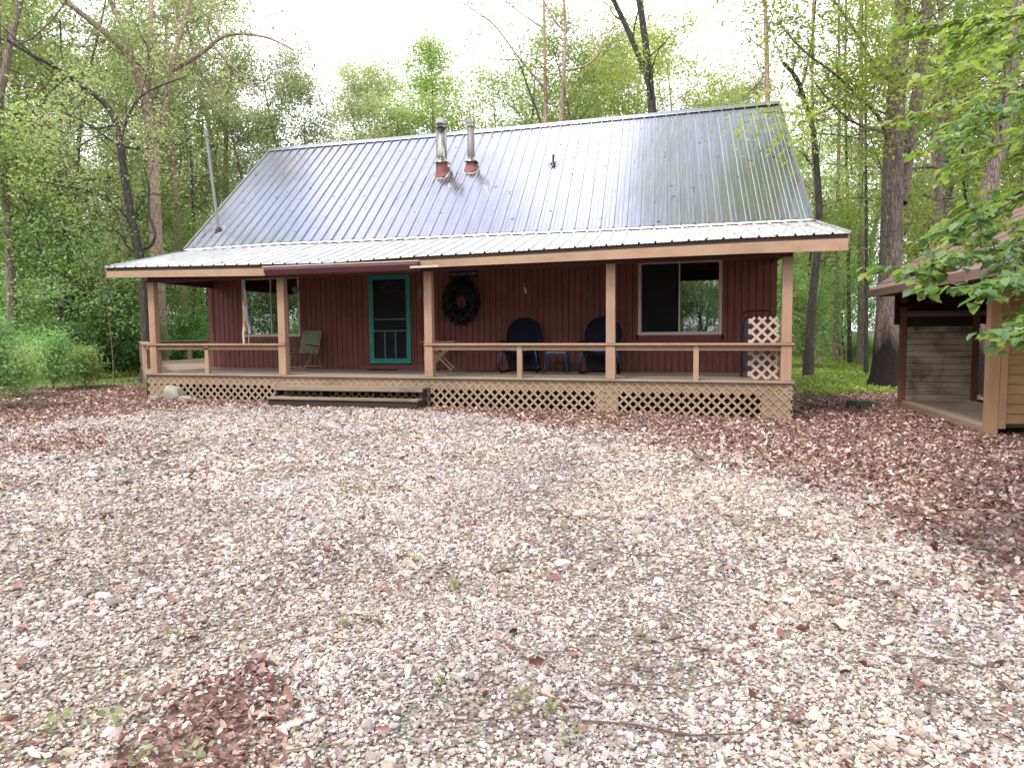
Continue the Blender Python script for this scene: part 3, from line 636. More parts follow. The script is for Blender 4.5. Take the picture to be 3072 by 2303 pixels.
for i, (nm, lb, dep, pts, r0, lm, bk) in enumerate([
    ('slender_tree', 'thin dark leaning tree in the wood far left of the porch', 26, [(200, 1050, 0), (199, 900, 0), (205, 740, 0), (180, 640, 0), (178, 500, 0), (190, 300, 0), (180, 60, 0)], .09, 'leaf_green', 'bark_dark'),
    ('slender_tree', 'thin dark tree between the two leaning trees left of the porch', 28, [(236, 1040, 0), (234, 880, 0), (216, 740, 0), (215, 590, 0), (240, 400, 0), (250, 200, 0)], .075, 'leaf_olive', 'bark_dark'),
    ('grey_tree', 'broad grey trunk at the far left edge of the photo', 24, [(38, 1060, 0), (36, 900, 0), (25, 700, 0), (10, 500, 0), (0, 200, 0), (-10, -50, 0)], .17, 'leaf_green', 'bark'),
    ('forked_tree', 'grey tree forking low in the left wood', 31, [(150, 1050, 0), (150, 760, 0), (140, 620, 0), (128, 400, 0), (120, 100, 0)], .19, 'leaf_olive', 'bark'),
    ('sapling', 'thin sapling standing in front of the left undergrowth', 22, [(340, 1110, 0), (337, 1040, 0), (325, 950, 0), (311, 860, 0), (300, 780, 0)], .018, 'leaf_deep', 'bark'),
    ('brown_tree', 'orange brown trunk above the left rake of the roof', 36, [(680, 1040, 0), (678, 700, 0), (677, 450, 0), (680, 280, 0), (700, 200, 0)], .17, 'leaf_olive', 'bark_red'),
    ('young_dark_tree', 'short dark trunk between the roof mast and the tall reddish tree', 32, [(585, 1040, 0), (582, 700, 0), (575, 520, 0), (570, 400, 0)], .10, 'leaf_green', 'bark_dark')]):
    hero(nm, lb, dep, [(pts, r0, r0*.35, 7)], lm, bk, nper=9, size=.13, seed=50+i)
hero('bare_tree', 'sparse twin-stemmed tree above the middle of the ridge', 34, [
    ([(1640, 1040, 0), (1640, 700, 0), (1638, 400, 0), (1636, 268, 0), (1634, 100, 0), (1630, -40, 0)], .16, .05, 7),
    ([(1636, 268, 0), (1600, 225, 0), (1551, 169, 0), (1487, 75, 0), (1442, 45, 0), (1390, 10, 0)], .07, .02, 9),
    ([(1550, 180, 0), (1480, 180, 0), (1400, 150, 0)], .03, .01, 5),
    ([(1636, 90, 0), (1560, 40, 0), (1500, -10, 0)], .04, .02, 5)],
    'leaf_olive', 'bark_red', nper=5, size=.13, rad=.25, seed=6)
hero('arching_tree', 'sparse tree right of the bare twin tree with an arching side limb', 33, [
    ([(1682, 1040, 0), (1682, 600, 0), (1681, 360, 0), (1690, 230, 0), (1698, 100, 0), (1690, -30, 0)], .14, .05, 6),
    ([(1695, 212, 0), (1755, 203, 0), (1800, 164, 0), (1815, 115, 0), (1845, 75, 0)], .06, .03, 7),
    ([(1698, 100, 0), (1650, 50, 0), (1620, -30, 0)], .05, .03, 4)],
    'leaf_olive', 'bark_red', nper=5, size=.13, rad=.25, seed=7)
hero('leaning_dead_tree', 'thin dark leaning trunk just above the ridge', 30, [([(1650, 1040, 0), (1640, 500, 0), (1626, 368, 0), (1590, 280, 0), (1561, 194, 0), (1540, 160, 0)], .07, .02, 3)], 'leaf_olive', 'bark_dark', nper=4, size=.12, seed=8)
hero('split_tree', 'tall dark tree splitting in two above the right half of the ridge', 27, [
    ([(1965, 1040, 0), (1962, 600, 0), (1959, 338, 0), (1949, 250, 0), (1939, 150, 0), (1919, 0, 0), (1905, -150, 0)], .19, .10, 6),
    ([(1946, 250, 0), (1925, 190, 0), (1884, 90, 0), (1840, 0, 0), (1790, -100, 0)], .11, .08, 5)],
    'leaf_lime', 'bark_dark', nper=8, size=.12, seed=9)
hero('red_trunk_tree', 'straight reddish trunk above the right end of the ridge', 30, [([(2305, 1040, 0), (2304, 600, 0), (2303, 302, 0), (2300, 150, 0), (2296, 25, 0), (2290, -100, 0)], .12, .08, 10)], 'leaf_olive', 'bark_red', nper=8, size=.12, seed=10)
hero('slim_tree', 'slim dark tree just right of the cabin', 25, [
    ([(2425, 1108, 0), (2432, 950, 0), (2442, 850, 0), (2461, 656, 0), (2450, 500, 0), (2440, 380, 0), (2410, 290, 0), (2390, 230, -.3), (2350, 190, -.8)], .155, .06, 8),
    ([(2395, 290, 0), (2420, 210, 0), (2440, 100, 0), (2450, -40, 0)], .05, .03, 6),
    ([(2445, 400, 0), (2520, 405, -.5), (2600, 420, -1)], .03, .015, 6)],
    'leaf_lime', 'bark_dark', nper=5, size=.11, seed=11)
_r = np.random.default_rng(77); OVER = []
while len(OVER) < 2600:
    a, b = _r.uniform(-1.5, 12), _r.uniform(3, 14); c = 1.8+.53*(b+14)+_r.uniform(0, 3.5)
    if (a-6)**2/58+(b-8)**2/36 < 1: OVER.append((a, b, c))
for (a, b, k) in ((2280, 330, 9), (2330, 360, 9), (2360, 400, 8), (2240, 385, 3), (2410, 350, 8), (2370, 430, 6)):
    for j in range(k): OVER.append(tuple(at_depth(a+_r.normal(0, 26), b+_r.normal(0, 16), 14.2+_r.normal(0, .3))))
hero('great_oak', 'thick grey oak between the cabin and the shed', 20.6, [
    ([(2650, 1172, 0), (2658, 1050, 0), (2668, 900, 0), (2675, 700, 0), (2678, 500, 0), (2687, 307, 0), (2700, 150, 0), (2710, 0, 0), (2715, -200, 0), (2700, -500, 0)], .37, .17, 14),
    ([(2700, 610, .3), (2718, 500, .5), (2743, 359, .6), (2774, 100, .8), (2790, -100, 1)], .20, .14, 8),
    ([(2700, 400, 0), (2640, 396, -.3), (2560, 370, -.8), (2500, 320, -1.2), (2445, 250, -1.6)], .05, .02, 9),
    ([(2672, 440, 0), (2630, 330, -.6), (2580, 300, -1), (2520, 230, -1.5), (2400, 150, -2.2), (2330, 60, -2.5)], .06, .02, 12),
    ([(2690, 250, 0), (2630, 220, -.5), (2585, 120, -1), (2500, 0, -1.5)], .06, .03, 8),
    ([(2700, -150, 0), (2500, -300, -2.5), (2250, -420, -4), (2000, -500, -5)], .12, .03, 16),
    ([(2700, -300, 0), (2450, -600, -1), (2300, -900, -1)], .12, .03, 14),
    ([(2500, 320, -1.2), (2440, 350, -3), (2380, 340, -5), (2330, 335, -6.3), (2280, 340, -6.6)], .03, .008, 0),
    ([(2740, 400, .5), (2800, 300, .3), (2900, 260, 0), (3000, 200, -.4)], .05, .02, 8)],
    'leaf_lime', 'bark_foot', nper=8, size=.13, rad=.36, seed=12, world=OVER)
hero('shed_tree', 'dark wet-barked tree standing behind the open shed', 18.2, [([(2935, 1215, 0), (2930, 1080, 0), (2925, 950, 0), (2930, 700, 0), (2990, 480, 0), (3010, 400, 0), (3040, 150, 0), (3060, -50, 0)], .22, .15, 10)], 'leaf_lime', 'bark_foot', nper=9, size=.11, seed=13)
for i, (px, dep, r0, lb, bk) in enumerate([(2455, 34, .12, 'pale brown trunk close behind the slim dark tree', 'bark_red'), (2600, 26, .07, 'thin black trunk between the slim tree and the thick grey oak', 'bark_dark'),
                                  (2507, 37, .13, 'grey trunk in the lit gap right of the cabin', 'bark'), (2550, 35, .10, 'dark trunk in front of the distant white roof', 'bark_dark'), (2583, 33, .15, 'mossy trunk beside the distant white roof', 'bark'),
                                  (2810, 24, .17, 'pale trunk rising behind the shed roof', 'bark')]):
    j = (i*37 % 11)-5
    hero('woodland_tree', lb, dep, [([(px, 1060, 0), (px+j, 850, 0), (px+2*j, 600, 0), (px+j*4, 300, 0), (px+j*3, 0, 0)], r0, r0*.5, 8)], 'leaf_lime' if i % 2 else 'leaf_green', bk, nper=9, size=.13, seed=70+i)

# near maple: trunk outside the frame on the right, long drooping sprays into the picture
def near_maple():
    rg = np.random.default_rng(21); mb = MB(); base = at_depth(3900, 1500, 6.4); base[2] = float(gz(base[0], base[1]))-.1
    top = base+np.array([.2, .3, 7.5]); T = np.array([base, base+[.02, .05, 1.5], base+[.1, .15, 3.5], base+[.15, .2, 5.5], top])
    mb.tube(T, [.17, .13, .11, .09, .06], 12, False)
    LP = []; LE = []; LS = []; LV = []
    def spray(pts, dep0, dep1, r0, dens, size, sub=12, subl=.55):
        dens *= 1.35; sub = int(sub*1.3); v0 = .0 if dep0 < 5.2 else .35; n = len(pts); P = np.array([at_depth(x, y, dep0+(dep1-dep0)*i/(n-1)) for i, (x, y) in enumerate(pts)])
        zt = min(max(P[0][2]-.3, base[2]+1), top[2]); i = np.argmin(abs(T[:, 2]-zt)); P = np.vstack([T[i][None], P])
        t = np.linspace(0, n, n*5+1); Q = np.array([np.interp(t, np.arange(n+1), P[:, k]) for k in range(3)]).T
        for _ in range(3): Q[1:-1] = (Q[:-2]+2*Q[1:-1]+Q[2:])/4
        mb.tube(Q, np.linspace(r0, .004, len(Q)), 6, False)
        segs = [Q[len(Q)//4:]]
        for s in range(sub):
            i = int(len(Q)*(.22+.76*(s+rg.random())/sub)); i = min(i, len(Q)-2); ax = Q[i+1]-Q[i]; ax /= np.linalg.norm(ax)
            side = np.cross(ax, [0, 0, 1]); side /= np.linalg.norm(side); d = ax*.8+side*rg.choice([-1, 1])*rg.uniform(.5, 1)+np.array([0, 0, rg.uniform(-.35, .2)])
            q = branch_path(Q[i], d, subl*rg.uniform(.5, 1.3), 7, .12, -.03, rg); mb.tube(q, np.linspace(.005, .002, 8), 4, False); segs.append(q)
            for u in (3, 5):
                q2 = branch_path(q[u], d+rg.normal(0, .6, 3), subl*.45, 4, .12, -.02, rg); mb.tube(q2, np.linspace(.003, .0015, 5), 3, False); segs.append(q2)
        for q in segs:
            L = np.linalg.norm(np.diff(q, axis=0), axis=1).sum(); k = max(3, int(L*dens))
            for j in range(k):
                u = (j+rg.random()*.6)/k*(len(q)-1); i = min(int(u), len(q)-2); p = q[i]+(q[i+1]-q[i])*(u-i); ax = q[i+1]-q[i]; az = math.atan2(ax[1], ax[0])+rg.choice([-1, 1])*rg.uniform(.3, 1.2)
                s_ = size*rg.uniform(.7, 1.4); off = np.array([math.cos(az), math.sin(az), -.25])*s_*.55
                LP.append(p+off); LE.append((rg.normal(0, .35), rg.uniform(.05, .75), az)); LS.append(s_); LV.append(v0+rg.random()*(.65 if v0 == 0 else .5))
    spray([(3350, 480), (3170, 640), (3020, 750), (2880, 800), (2780, 800), (2710, 815)], 4.9, 4.7, .016, 24, .07, 13, .30)
    spray([(3350, 640), (3180, 760), (3060, 830), (2960, 850), (2880, 870)], 4.4, 4.2, .014, 24, .072, 10, .28)
    spray([(3350, 800), (3220, 900), (3120, 950), (3050, 985), (2990, 1000)], 3.9, 3.8, .012, 24, .07, 8, .22)
    spray([(3350, 600), (3230, 780), (3140, 880), (3080, 950)], 4.2, 4.2, .012, 24, .07, 9, .28)
    spray([(3400, 300), (3230, 480), (3080, 560), (2930, 620), (2820, 690)], 6.2, 6.0, .016, 18, .085, 13, .42)
    spray([(3400, 150), (3230, 300), (3080, 400), (2940, 460), (2830, 520)], 6.8, 6.6, .016, 18, .085, 13, .45)
    spray([(3400, 0), (3230, 130), (3080, 230), (2950, 280), (2840, 320)], 7.4, 7.0, .016, 16, .09, 12, .5)
    spray([(3400, -200), (3230, -80), (3080, 20), (2950, 70), (2850, 120)], 8.0, 7.6, .016, 16, .09, 12, .55)
    spray([(3400, 50), (3280, 150), (3170, 350), (3110, 500)], 5.6, 5.4, .014, 20, .08, 10, .35)
    spray([(3400, 400), (3230, 560), (3110, 650), (2980, 700)], 5.2, 5.0, .014, 20, .075, 11, .35)
    spray([(3400, -60), (3260, 40), (3120, 120), (2990, 150), (2880, 200)], 6.4, 6.2, .014, 18, .085, 13, .5)
    spray([(3400, 240), (3260, 330), (3130, 400), (3000, 440), (2900, 430)], 5.9, 5.7, .014, 18, .08, 13, .45)
    spray([(3400, 500), (3250, 640), (3130, 720), (2950, 760), (2800, 760)], 4.7, 4.5, .014, 24, .072, 12, .32)
    spray([(3400, -30), (3250, 20), (3100, 40), (2960, 60), (2860, 60)], 5.2, 5.0, .014, 22, .075, 13, .4)
    spray([(3400, 120), (3250, 220), (3120, 280), (3000, 330), (2920, 340)], 4.9, 4.7, .014, 22, .072, 12, .38)
    spray([(3400, 350), (3260, 460), (3140, 540), (3040, 600), (2930, 660)], 4.5, 4.4, .014, 24, .07, 12, .34)
    root = empty('maple_tree', base, 'bright green leafy maple reaching in from the right', 'tree')
    t = MB(); t.v = [np.concatenate(mb.v)]; t.f = mb.f; t.build('trunk', M['bark'], root, smooth=True)
    V, F, v = leaves(np.array(LP), np.array(LE), np.array(LS), LEAF6, np.array(LV)); print('near leaves', len(LP))
    o = bpy.data.objects.new('crown', raw_mesh('crown', V-base, F, M['leaf_near'], v)); col.objects.link(o); o.parent = root
near_maple()
# ------------------------------------------------------------------ the cabin
WL, WR, WY, BY, RY = -11.66, 3.18, 2.75, 2.629, 6.834
def tab(T): 
    xs = [a for a, b in T]; zs = [b for a, b in T]; return lambda x: np.interp(x, xs, zs)
zdk = lambda x: .03-.0039*(np.asarray(x)+11)
z_eave = tab([(-12.06, 2.553), (-8.9, 2.498), (-6.13, 2.455), (-4.1, 2.508), (-2.24, 2.529), (.09, 2.568), (2.2, 2.597), (4.18, 2.60)])
z_fb = tab([(-12.02, 2.316), (-7.73, 2.23), (-2.95, 2.283), (.09, 2.304), (2.5, 2.315), (4.13, 2.303)])
z_brk = tab([(-12.26, 3.331), (-9.38, 3.38), (-7.88, 3.367), (-3.18, 3.343), (.52, 3.318), (3.9, 3.321)])
z_rdg = tab([(-12.33, 7.07), (-4.38, 7.045), (-.4, 7.055), (3.47, 7.074)])
cabin = empty('cabin', (-4.2, 2.7, -.66), 'long redwood cabin with a ribbed metal roof and a deep front porch', 'cabin')
B = lambda mb, name, m, par=cabin, **k: mb.build(name, m, par, **k)

def board_wall(x0, x1, y, zb, zt, holes, pitch=.152, t=.035):
    """vertical grooved siding facing -Y, with openings"""
    mb = MB()
    def strip(a, b, yy0, yy1):
        cuts = [(h[2], h[3]) for h in holes if h[0] < b-1e-4 and h[1] > a+1e-4]
        z = zb
        for c0, c1 in sorted(cuts):
            if c0 > z: mb.box(a, b, yy0, yy1, z, c0)
            z = max(z, c1)
        if z < zt: mb.box(a, b, yy0, yy1, z, zt)
    edges = set([x0, x1])
    for h in holes: edges |= {h[0], h[1]}
    x = x0; es = sorted(edges)
    while x < x1-1e-4:
        nx = min(x+pitch, x1); c = [x]+[e for e in es if x+1e-3 < e < nx-1e-3]+[nx]
        for a, b in zip(c[:-1], c[1:]): strip(a+(.008 if a == x else 0), b-(.008 if b == nx else 0), y-.006, y+t)
        x = nx
    es = sorted(es)
    for a, b in zip(es[:-1], es[1:]): strip(a, b, y+t, y+.11)
    return mb
wl = (-10.59, -8.80, .88, 2.50); wd = (-6.80, -5.50, -.08, 2.47); wr = (.18, 2.05, .84, 2.55)
B(board_wall(WL, WR, WY, -.06, 3.28, [wl, wd, wr]), 'front_wall', M['siding'])
for nm, x in (('side_wall', WL), ('side_wall', WR-.11)):
    mb = MB(); n = int(8.17/.152)
    for i in range(n):
        y0 = 2.865+i*(8.17/n); y1 = y0+8.17/n-.012; q = lambda y: 3.2+max(0, (1-abs(y-6.95)/4.1))*3.6
        xo = x if x < 0 else x+.012
        mb.add([(xo+a, b, c) for (b, c) in ((y0, -.06), (y1, -.06), (y1, q(y1)), (y0, q(y0))) for a in (0, .098)], [(0, 2, 4, 6), (1, 7, 5, 3), (0, 1, 3, 2), (2, 3, 5, 4), (4, 5, 7, 6), (6, 7, 1, 0)])
    B(mb, nm, M['siding'])
B(MB().box(WL, WR, 11.04, 11.15, -.06, 3.3), 'back_wall', M['siding'])
B(MB().box(WL+.1, WR-.12, 2.87, 11.03, -.30, -.07), 'floor', M['dark_wood'])
B(MB().box(WL+.1, WR-.12, 5.2, 5.3, -.06, 3.0), 'partition', M['dark_wood'])
mb = MB()
for x0, x1, y0, y1 in ((WL-.035, WL+.0, WY-.02, WY+.11), (WL, WL+.10, WY-.022, WY-.002), (WR-.10, WR, WY-.022, WY-.002), (WR, WR+.035, WY-.02, WY+.11)): mb.box(x0, x1, y0, y1, -.06, 3.25)
B(mb, 'corner_board', M['siding'])
# foundation band under the walls
B(MB().box(WL+.05, WR-.05, WY+.12, 11.0, -1.0, -.31), 'foundation', M['dark_wood'])

# roofs: ribbed sheets
def ribbed(xl0, xl1, xr0, xr1, y0, y1, fz0, fz1, pitch=.305, thick=.004):
    W = xr0-xl0; n = int(round(W/pitch)); p = W/n; u = []; h = []
    for i in range(n):
        b = i*p
        for du, dh in ((0, .036), (.012, .036), (.024, 0), (.095, 0), (.103, .007), (.116, .007), (.124, 0), (.180, 0), (.188, .007), (.201, .007), (.209, 0), (.281, 0), (.293, .036)):
            u.append(b+du*p/.305); h.append(dh)
    u.append(W); h.append(.036); u = np.array(u)/W; h = np.array(h); V = []; rows = 9
    for r_ in range(rows):
        t = r_/(rows-1); xx = (xl0*(1-t)+xl1*t)+u*((xr0*(1-t)+xr1*t)-(xl0*(1-t)+xl1*t))
        xa = xl0+u*(xr0-xl0); xb = xl1+u*(xr1-xl1); z = fz0(xa)*(1-t)+fz1(xb)*t; y = y0*(1-t)+y1*t
        s = np.hypot(y1-y0, 3.7 if abs(y1-y0) > 3.5 else .8); ny, nz = -(fz1(-4)-fz0(-4))/s, (y1-y0)/s
        if y1 < y0: ny, nz = -ny, -nz
        V.append(np.stack([xx, y+ny*h, z+nz*h], 1))
    k = len(u); V = np.concatenate(V)
    F = [(r_*k+i, r_*k+i+1, (r_+1)*k+i+1, (r_+1)*k+i) for r_ in range(rows-1) for i in range(k-1)]
    mb = MB(); mb.add(V, F); return mb
def roof_obj(mb, name, par=cabin):
    o = B(mb, name, M['porch_roof' if name == 'porch_roof' else 'roof'], par); s = o.modifiers.new('thickness', 'SOLIDIFY'); s.thickness = .004; s.offset = -1; return o
roof = roof_obj(ribbed(-12.27, -12.33, 3.88, 3.50, BY-.06, RY, lambda x: z_brk(x)+.0, z_rdg), 'roof')
roof_obj(ribbed(-12.27, -12.33, 3.88, 3.50, 11.04, RY, lambda x: 3.33+0*x, z_rdg), 'roof')
proof = roof_obj(ribbed(-12.06, -12.26, 4.18, 3.90, -.371, BY+.03, z_eave, lambda x: z_brk(x)-.055), 'porch_roof')
# decking under the sheets, ridge cap, rake trims
def slab(P, t, mb):
    P = np.array(P, float); Q = P-np.array([0, 0, t]); return mb.add(np.vstack([P, Q]), [(0, 1, 2, 3), (7, 6, 5, 4), (0, 4, 5, 1), (1, 5, 6, 2), (2, 6, 7, 3), (3, 7, 4, 0)])
mb = MB(); slab([(-12.2, BY-.02, 3.295), (3.80, BY-.02, 3.27), (3.42, RY-.01, 7.02), (-12.26, RY-.01, 7.02)], .10, mb)
slab([(-12.26, RY+.01, 7.02), (3.42, RY+.01, 7.02), (3.80, 11.0, 3.27), (-12.2, 11.0, 3.27)], .10, mb); B(mb, 'roof_decking', M['dark_wood'])
mb = MB(); 
for i in range(16):
    a, b = -12.0+i*16.1/16, -12.0+(i+1)*16.1/16
    mb.add([(a, -.33, z_eave(a)-.03), (b, -.33, z_eave(b)-.03), (b, BY+.1, z_brk(b)-.10), (a, BY+.1, z_brk(a)-.10), (a, -.33, z_eave(a)-.065), (b, -.33, z_eave(b)-.065), (b, BY+.1, z_brk(b)-.145), (a, BY+.1, z_brk(a)-.145)],
           [(0, 1, 2, 3), (7, 6, 5, 4), (0, 4, 5, 1), (1, 5, 6, 2), (2, 6, 7, 3), (3, 7, 4, 0)])
B(mb, 'porch_ceiling', M['ceiling'])
mb = MB()
for i in range(27):
    x = -11.8+i*.61; mb.bar((x, -.30, z_eave(x)-.125), (x, BY, z_brk(x)-.20), .04, .11)
B(mb, 'rafter', M['ceiling'])
mb = MB(); X = np.linspace(-12.36, 3.53, 30)
for s in (-1, 1):
    V = []
    for x in X: z = z_rdg(x); V += [(x, RY, z+.045), (x, RY+s*.14, z+.045-.115), (x, RY+s*.15, z-.09)]
    mb.add(V, [(i*3+j, i*3+j+1, i*3+j+4, i*3+j+3) for i in range(29) for j in range(2)])
rc = B(mb, 'ridge_cap', M['roof'], roof)
mb = MB(); V = []
for x in np.linspace(-12.28, 3.91, 30): z = z_brk(x); V += [(x, BY+.07, z+.068), (x, BY-.02, z+.012), (x, BY-.09, z-.022), (x, BY-.10, z-.055)]
mb.add(V, [(i*4+j, i*4+j+1, i*4+j+5, i*4+j+4) for i in range(29) for j in range(3)]); B(mb, 'break_flashing', M['porch_roof'], roof)
mb = MB()
for (a, b) in (((-12.27, BY-.06, 3.34), (-12.33, RY, 7.08)), ((3.88, BY-.06, 3.33), (3.50, RY, 7.085)), ((-12.27, 11.04, 3.34), (-12.33, RY, 7.08)), ((3.88, 11.04, 3.33), (3.50, RY, 7.085))):
    mb.bar(a, b, .07, .03); mb.bar(np.array(a)-[0, 0, .09], np.array(b)-[0, 0, .09], .035, .16)
B(mb, 'rake_trim', M['dull_pipe'], roof)
mb = MB()
for x0, x1 in ((-12.06, -12.26), (4.18, 3.90)):
    a = (x0, -.37, float(z_eave(x0))+.016); b = (x1, BY, float(z_brk(x1))-.03); mb.bar(a, b, .06, .025)
B(mb, 'rake_trim', M['roof'], proof)
mb = MB()
for x0, x1 in ((-12.03, -12.2), (4.14, 3.86)):
    a = (x0, -.33, float(z_eave(x0))-.11); b = (x1, BY, float(z_brk(x1))-.16); mb.bar(a, b, .035, .17)
B(mb, 'rake_board', M['trim'], proof)
# fascia and dark strip above it
XF = [-12.02, -9.5, -7.73, -6.0, -4.1, -2.95, -1.3, .09, 1.3, 2.5, 4.13]
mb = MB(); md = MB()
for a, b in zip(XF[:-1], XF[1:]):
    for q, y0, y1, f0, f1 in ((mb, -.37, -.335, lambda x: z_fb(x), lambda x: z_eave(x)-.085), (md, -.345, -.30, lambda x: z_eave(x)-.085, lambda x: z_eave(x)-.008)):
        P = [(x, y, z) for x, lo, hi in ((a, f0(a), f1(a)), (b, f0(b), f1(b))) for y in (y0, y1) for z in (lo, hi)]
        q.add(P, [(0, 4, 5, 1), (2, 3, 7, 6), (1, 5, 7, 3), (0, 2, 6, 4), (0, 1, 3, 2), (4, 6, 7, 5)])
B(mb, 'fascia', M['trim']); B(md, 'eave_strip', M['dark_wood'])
mb = MB(); mb.add([(x, y, z) for x, lo in ((-11.15, 2.195), (3.26, 2.265)) for y in (-.04, .11) for z in (lo, lo+.26)], [(0, 4, 5, 1), (2, 3, 7, 6), (1, 5, 7, 3), (0, 2, 6, 4), (0, 1, 3, 2), (4, 6, 7, 5)])
B(mb, 'beam', M['maroon'])
mb = MB(); mb.bar((-11.07, .12, 2.31), (-11.55, WY-.03, 2.33), .09, .2); B(mb, 'beam', M['maroon'])
mb = MB(); mb.bar((3.18, .12, 2.40), (3.12, WY-.03, 2.54), .09, .2); B(mb, 'beam', M['maroon'])
mb = MB()
for x in (-11.5, 3.1): mb.add([(x, y, z) for (y, z) in ((-.2, 2.40), (WY, 2.42), (WY, 3.15), (-.2, 2.46))]+[(x+.02, y, z) for (y, z) in ((-.2, 2.40), (WY, 2.42), (WY, 3.15), (-.2, 2.46))], [(0, 1, 2, 3), (7, 6, 5, 4), (0, 4, 5, 1), (1, 5, 6, 2), (2, 6, 7, 3), (3, 7, 4, 0)])
B(mb, 'porch_gable', M['ceiling'])

# porch floor
A0 = (-11.30, -.06); A1 = (-16.75, 5.55); A2 = (-17.45, 10.1)
mb = MB(); y = -.06; i = 0
def leftx(y): return A0[0]+(A1[0]-A0[0])*(y-A0[1])/(A1[1]-A0[1]) if y < A1[1] else A1[0]+(A2[0]-A1[0])*(y-A1[1])/(A2[1]-A1[1])
while y < 10.05:
    y1 = y+(.14 if y > -.05 else .105); xr = 3.33 if y1 < 2.78 else WL-.01; lx0, lx1 = leftx(y), leftx(y1-.006)
    if y < 2.74 < y1: y1 = 2.748
    js = [lx0]+([-9.4+(i % 3)*1.1, -5.2+(i % 4)*.9, -.6+(i % 3)*.8] if xr > 0 else [])+[xr]
    for a, b in zip(js[:-1], js[1:]):
        al = lx1 if a == lx0 else a+.002; tz = .028 if i else .036
        mb.add([(a+.002, y, float(zdk(a))-tz), (b-.001, y, float(zdk(b))-tz), (b-.001, y1-.006, float(zdk(b))-tz), (al, y1-.006, float(zdk(a))-tz),
                (a+.002, y, float(zdk(a))), (b-.001, y, float(zdk(b))), (b-.001, y1-.006, float(zdk(b))), (al, y1-.006, float(zdk(a)))],
               [(0, 3, 2, 1), (4, 5, 6, 7), (0, 1, 5, 4), (1, 2, 6, 5), (2, 3, 7, 6), (3, 0, 4, 7)])
    y = y1; i += 1
deck = B(mb, 'porch_floor', M['deck'])
mb = MB()
mb.bar((-11.28, .012, -.115), (3.28, .012, -.165), .03, .21, (0, 0, 1)); 
mb.bar((A0[0]-.02, A0[1]+.06, -.11), (A1[0]+.05, A1[1], -.11), .03, .19); mb.bar((A1[0]+.05, A1[1], -.11), (A2[0]+.05, A2[1], -.11), .03, .19); mb.bar((3.29, .0, -.165), (3.29, 2.7, -.165), .03, .19)
for xx in np.arange(-10.9, 3.2, .61): mb.bar((xx, .05, -.15), (xx, 2.7, -.15), .04, .17)
mb.box(-11.1, 3.2, 2.68, 2.72, -1.0, -.1)
B(mb, 'rim_joist', M['rim'], deck)
mb = MB()
for a, b in ((2.76, 3.27), (-.38, .07), (-4.22, -3.98), (-7.62, -7.40), (-11.25, -10.85)): mb.box(a, b, -.003, .03, -1.0, -.255)
B(mb, 'backing_board', M['rim'], deck)
def lattice(mb, o, dr, s0, s1, zb, zt, pitch=.186, w=.044, t=.008, off=0., nrm=(0, -1, 0)):
    o = np.array(o, float); dr = np.array(dr, float); nrm = np.array(nrm, float); H = zt-zb
    for layer, sg in ((0, 1), (1, -1)):
        k0 = int((s0-H)/pitch)-2; k1 = int((s1+H)/pitch)+2
        for k in range(k0, k1):
            c = k*pitch+off
            # centre line s = c + sg*(z-zb)
            pts = []
            for z in np.linspace(0, H, 2): pts.append((c+sg*z, zb+z))
            (a, za), (b, zb_) = pts; lo, hi = 0., 1.
            for lim, isup in ((s0, False), (s1, True)):
                d = b-a
                if abs(d) < 1e-9: continue
                u = (lim-a)/d
                if (d > 0) == isup: hi = min(hi, u)
                else: lo = max(lo, u)
            if hi-lo < .02: continue
            P = lambda u: o+dr*(a+(b-a)*u)+np.array([0, 0, za+(zb_-za)*u])+nrm*(t*layer)
            ax = P(hi)-P(lo); ax /= np.linalg.norm(ax)
            mb.bar(P(lo), P(hi), t*.96, w, np.cross(ax, nrm))
mb = MB(); lattice(mb, (0, -.010, 0), (1, 0, 0), -11.29, -7.60, -1.0, -.052)
lattice(mb, (0, -.010, -.03), (1, 0, 0), -7.58, -3.95, -1.0, -.032, off=.05); lattice(mb, (0, -.010, -.05), (1, 0, 0), -3.93, -.20, -1.0, -.012, off=.02); lattice(mb, (0, -.010, -.06), (1, 0, 0), -.18, 3.30, -1.0, -.002, off=.09)
B(mb, 'lattice_skirt', M['lattice'], deck)
dd = np.array([A1[0]-A0[0], A1[1]-A0[1], 0]); Lc = np.linalg.norm(dd); dd /= Lc
mb = MB(); lattice(mb, (A0[0]-.02, A0[1]+.02, 0), dd, 0, Lc, -1.0, -.052, nrm=(-.7, -.7, 0))
de = np.array([A2[0]-A1[0], A2[1]-A1[1], 0]); Le = np.linalg.norm(de); de /= Le; lattice(mb, (A1[0]-.01, A1[1], 0), de, 0, Le, -1.0, -.052, nrm=(-1, 0, 0))
B(mb, 'lattice_skirt', M['lattice'], deck)
mb = MB(); lattice(mb, (3.31, 0, 0), (0, 1, 0), 0, 2.7, -1.0, -.09, nrm=(1, 0, 0)); B(mb, 'lattice_skirt', M['lattice'], deck)
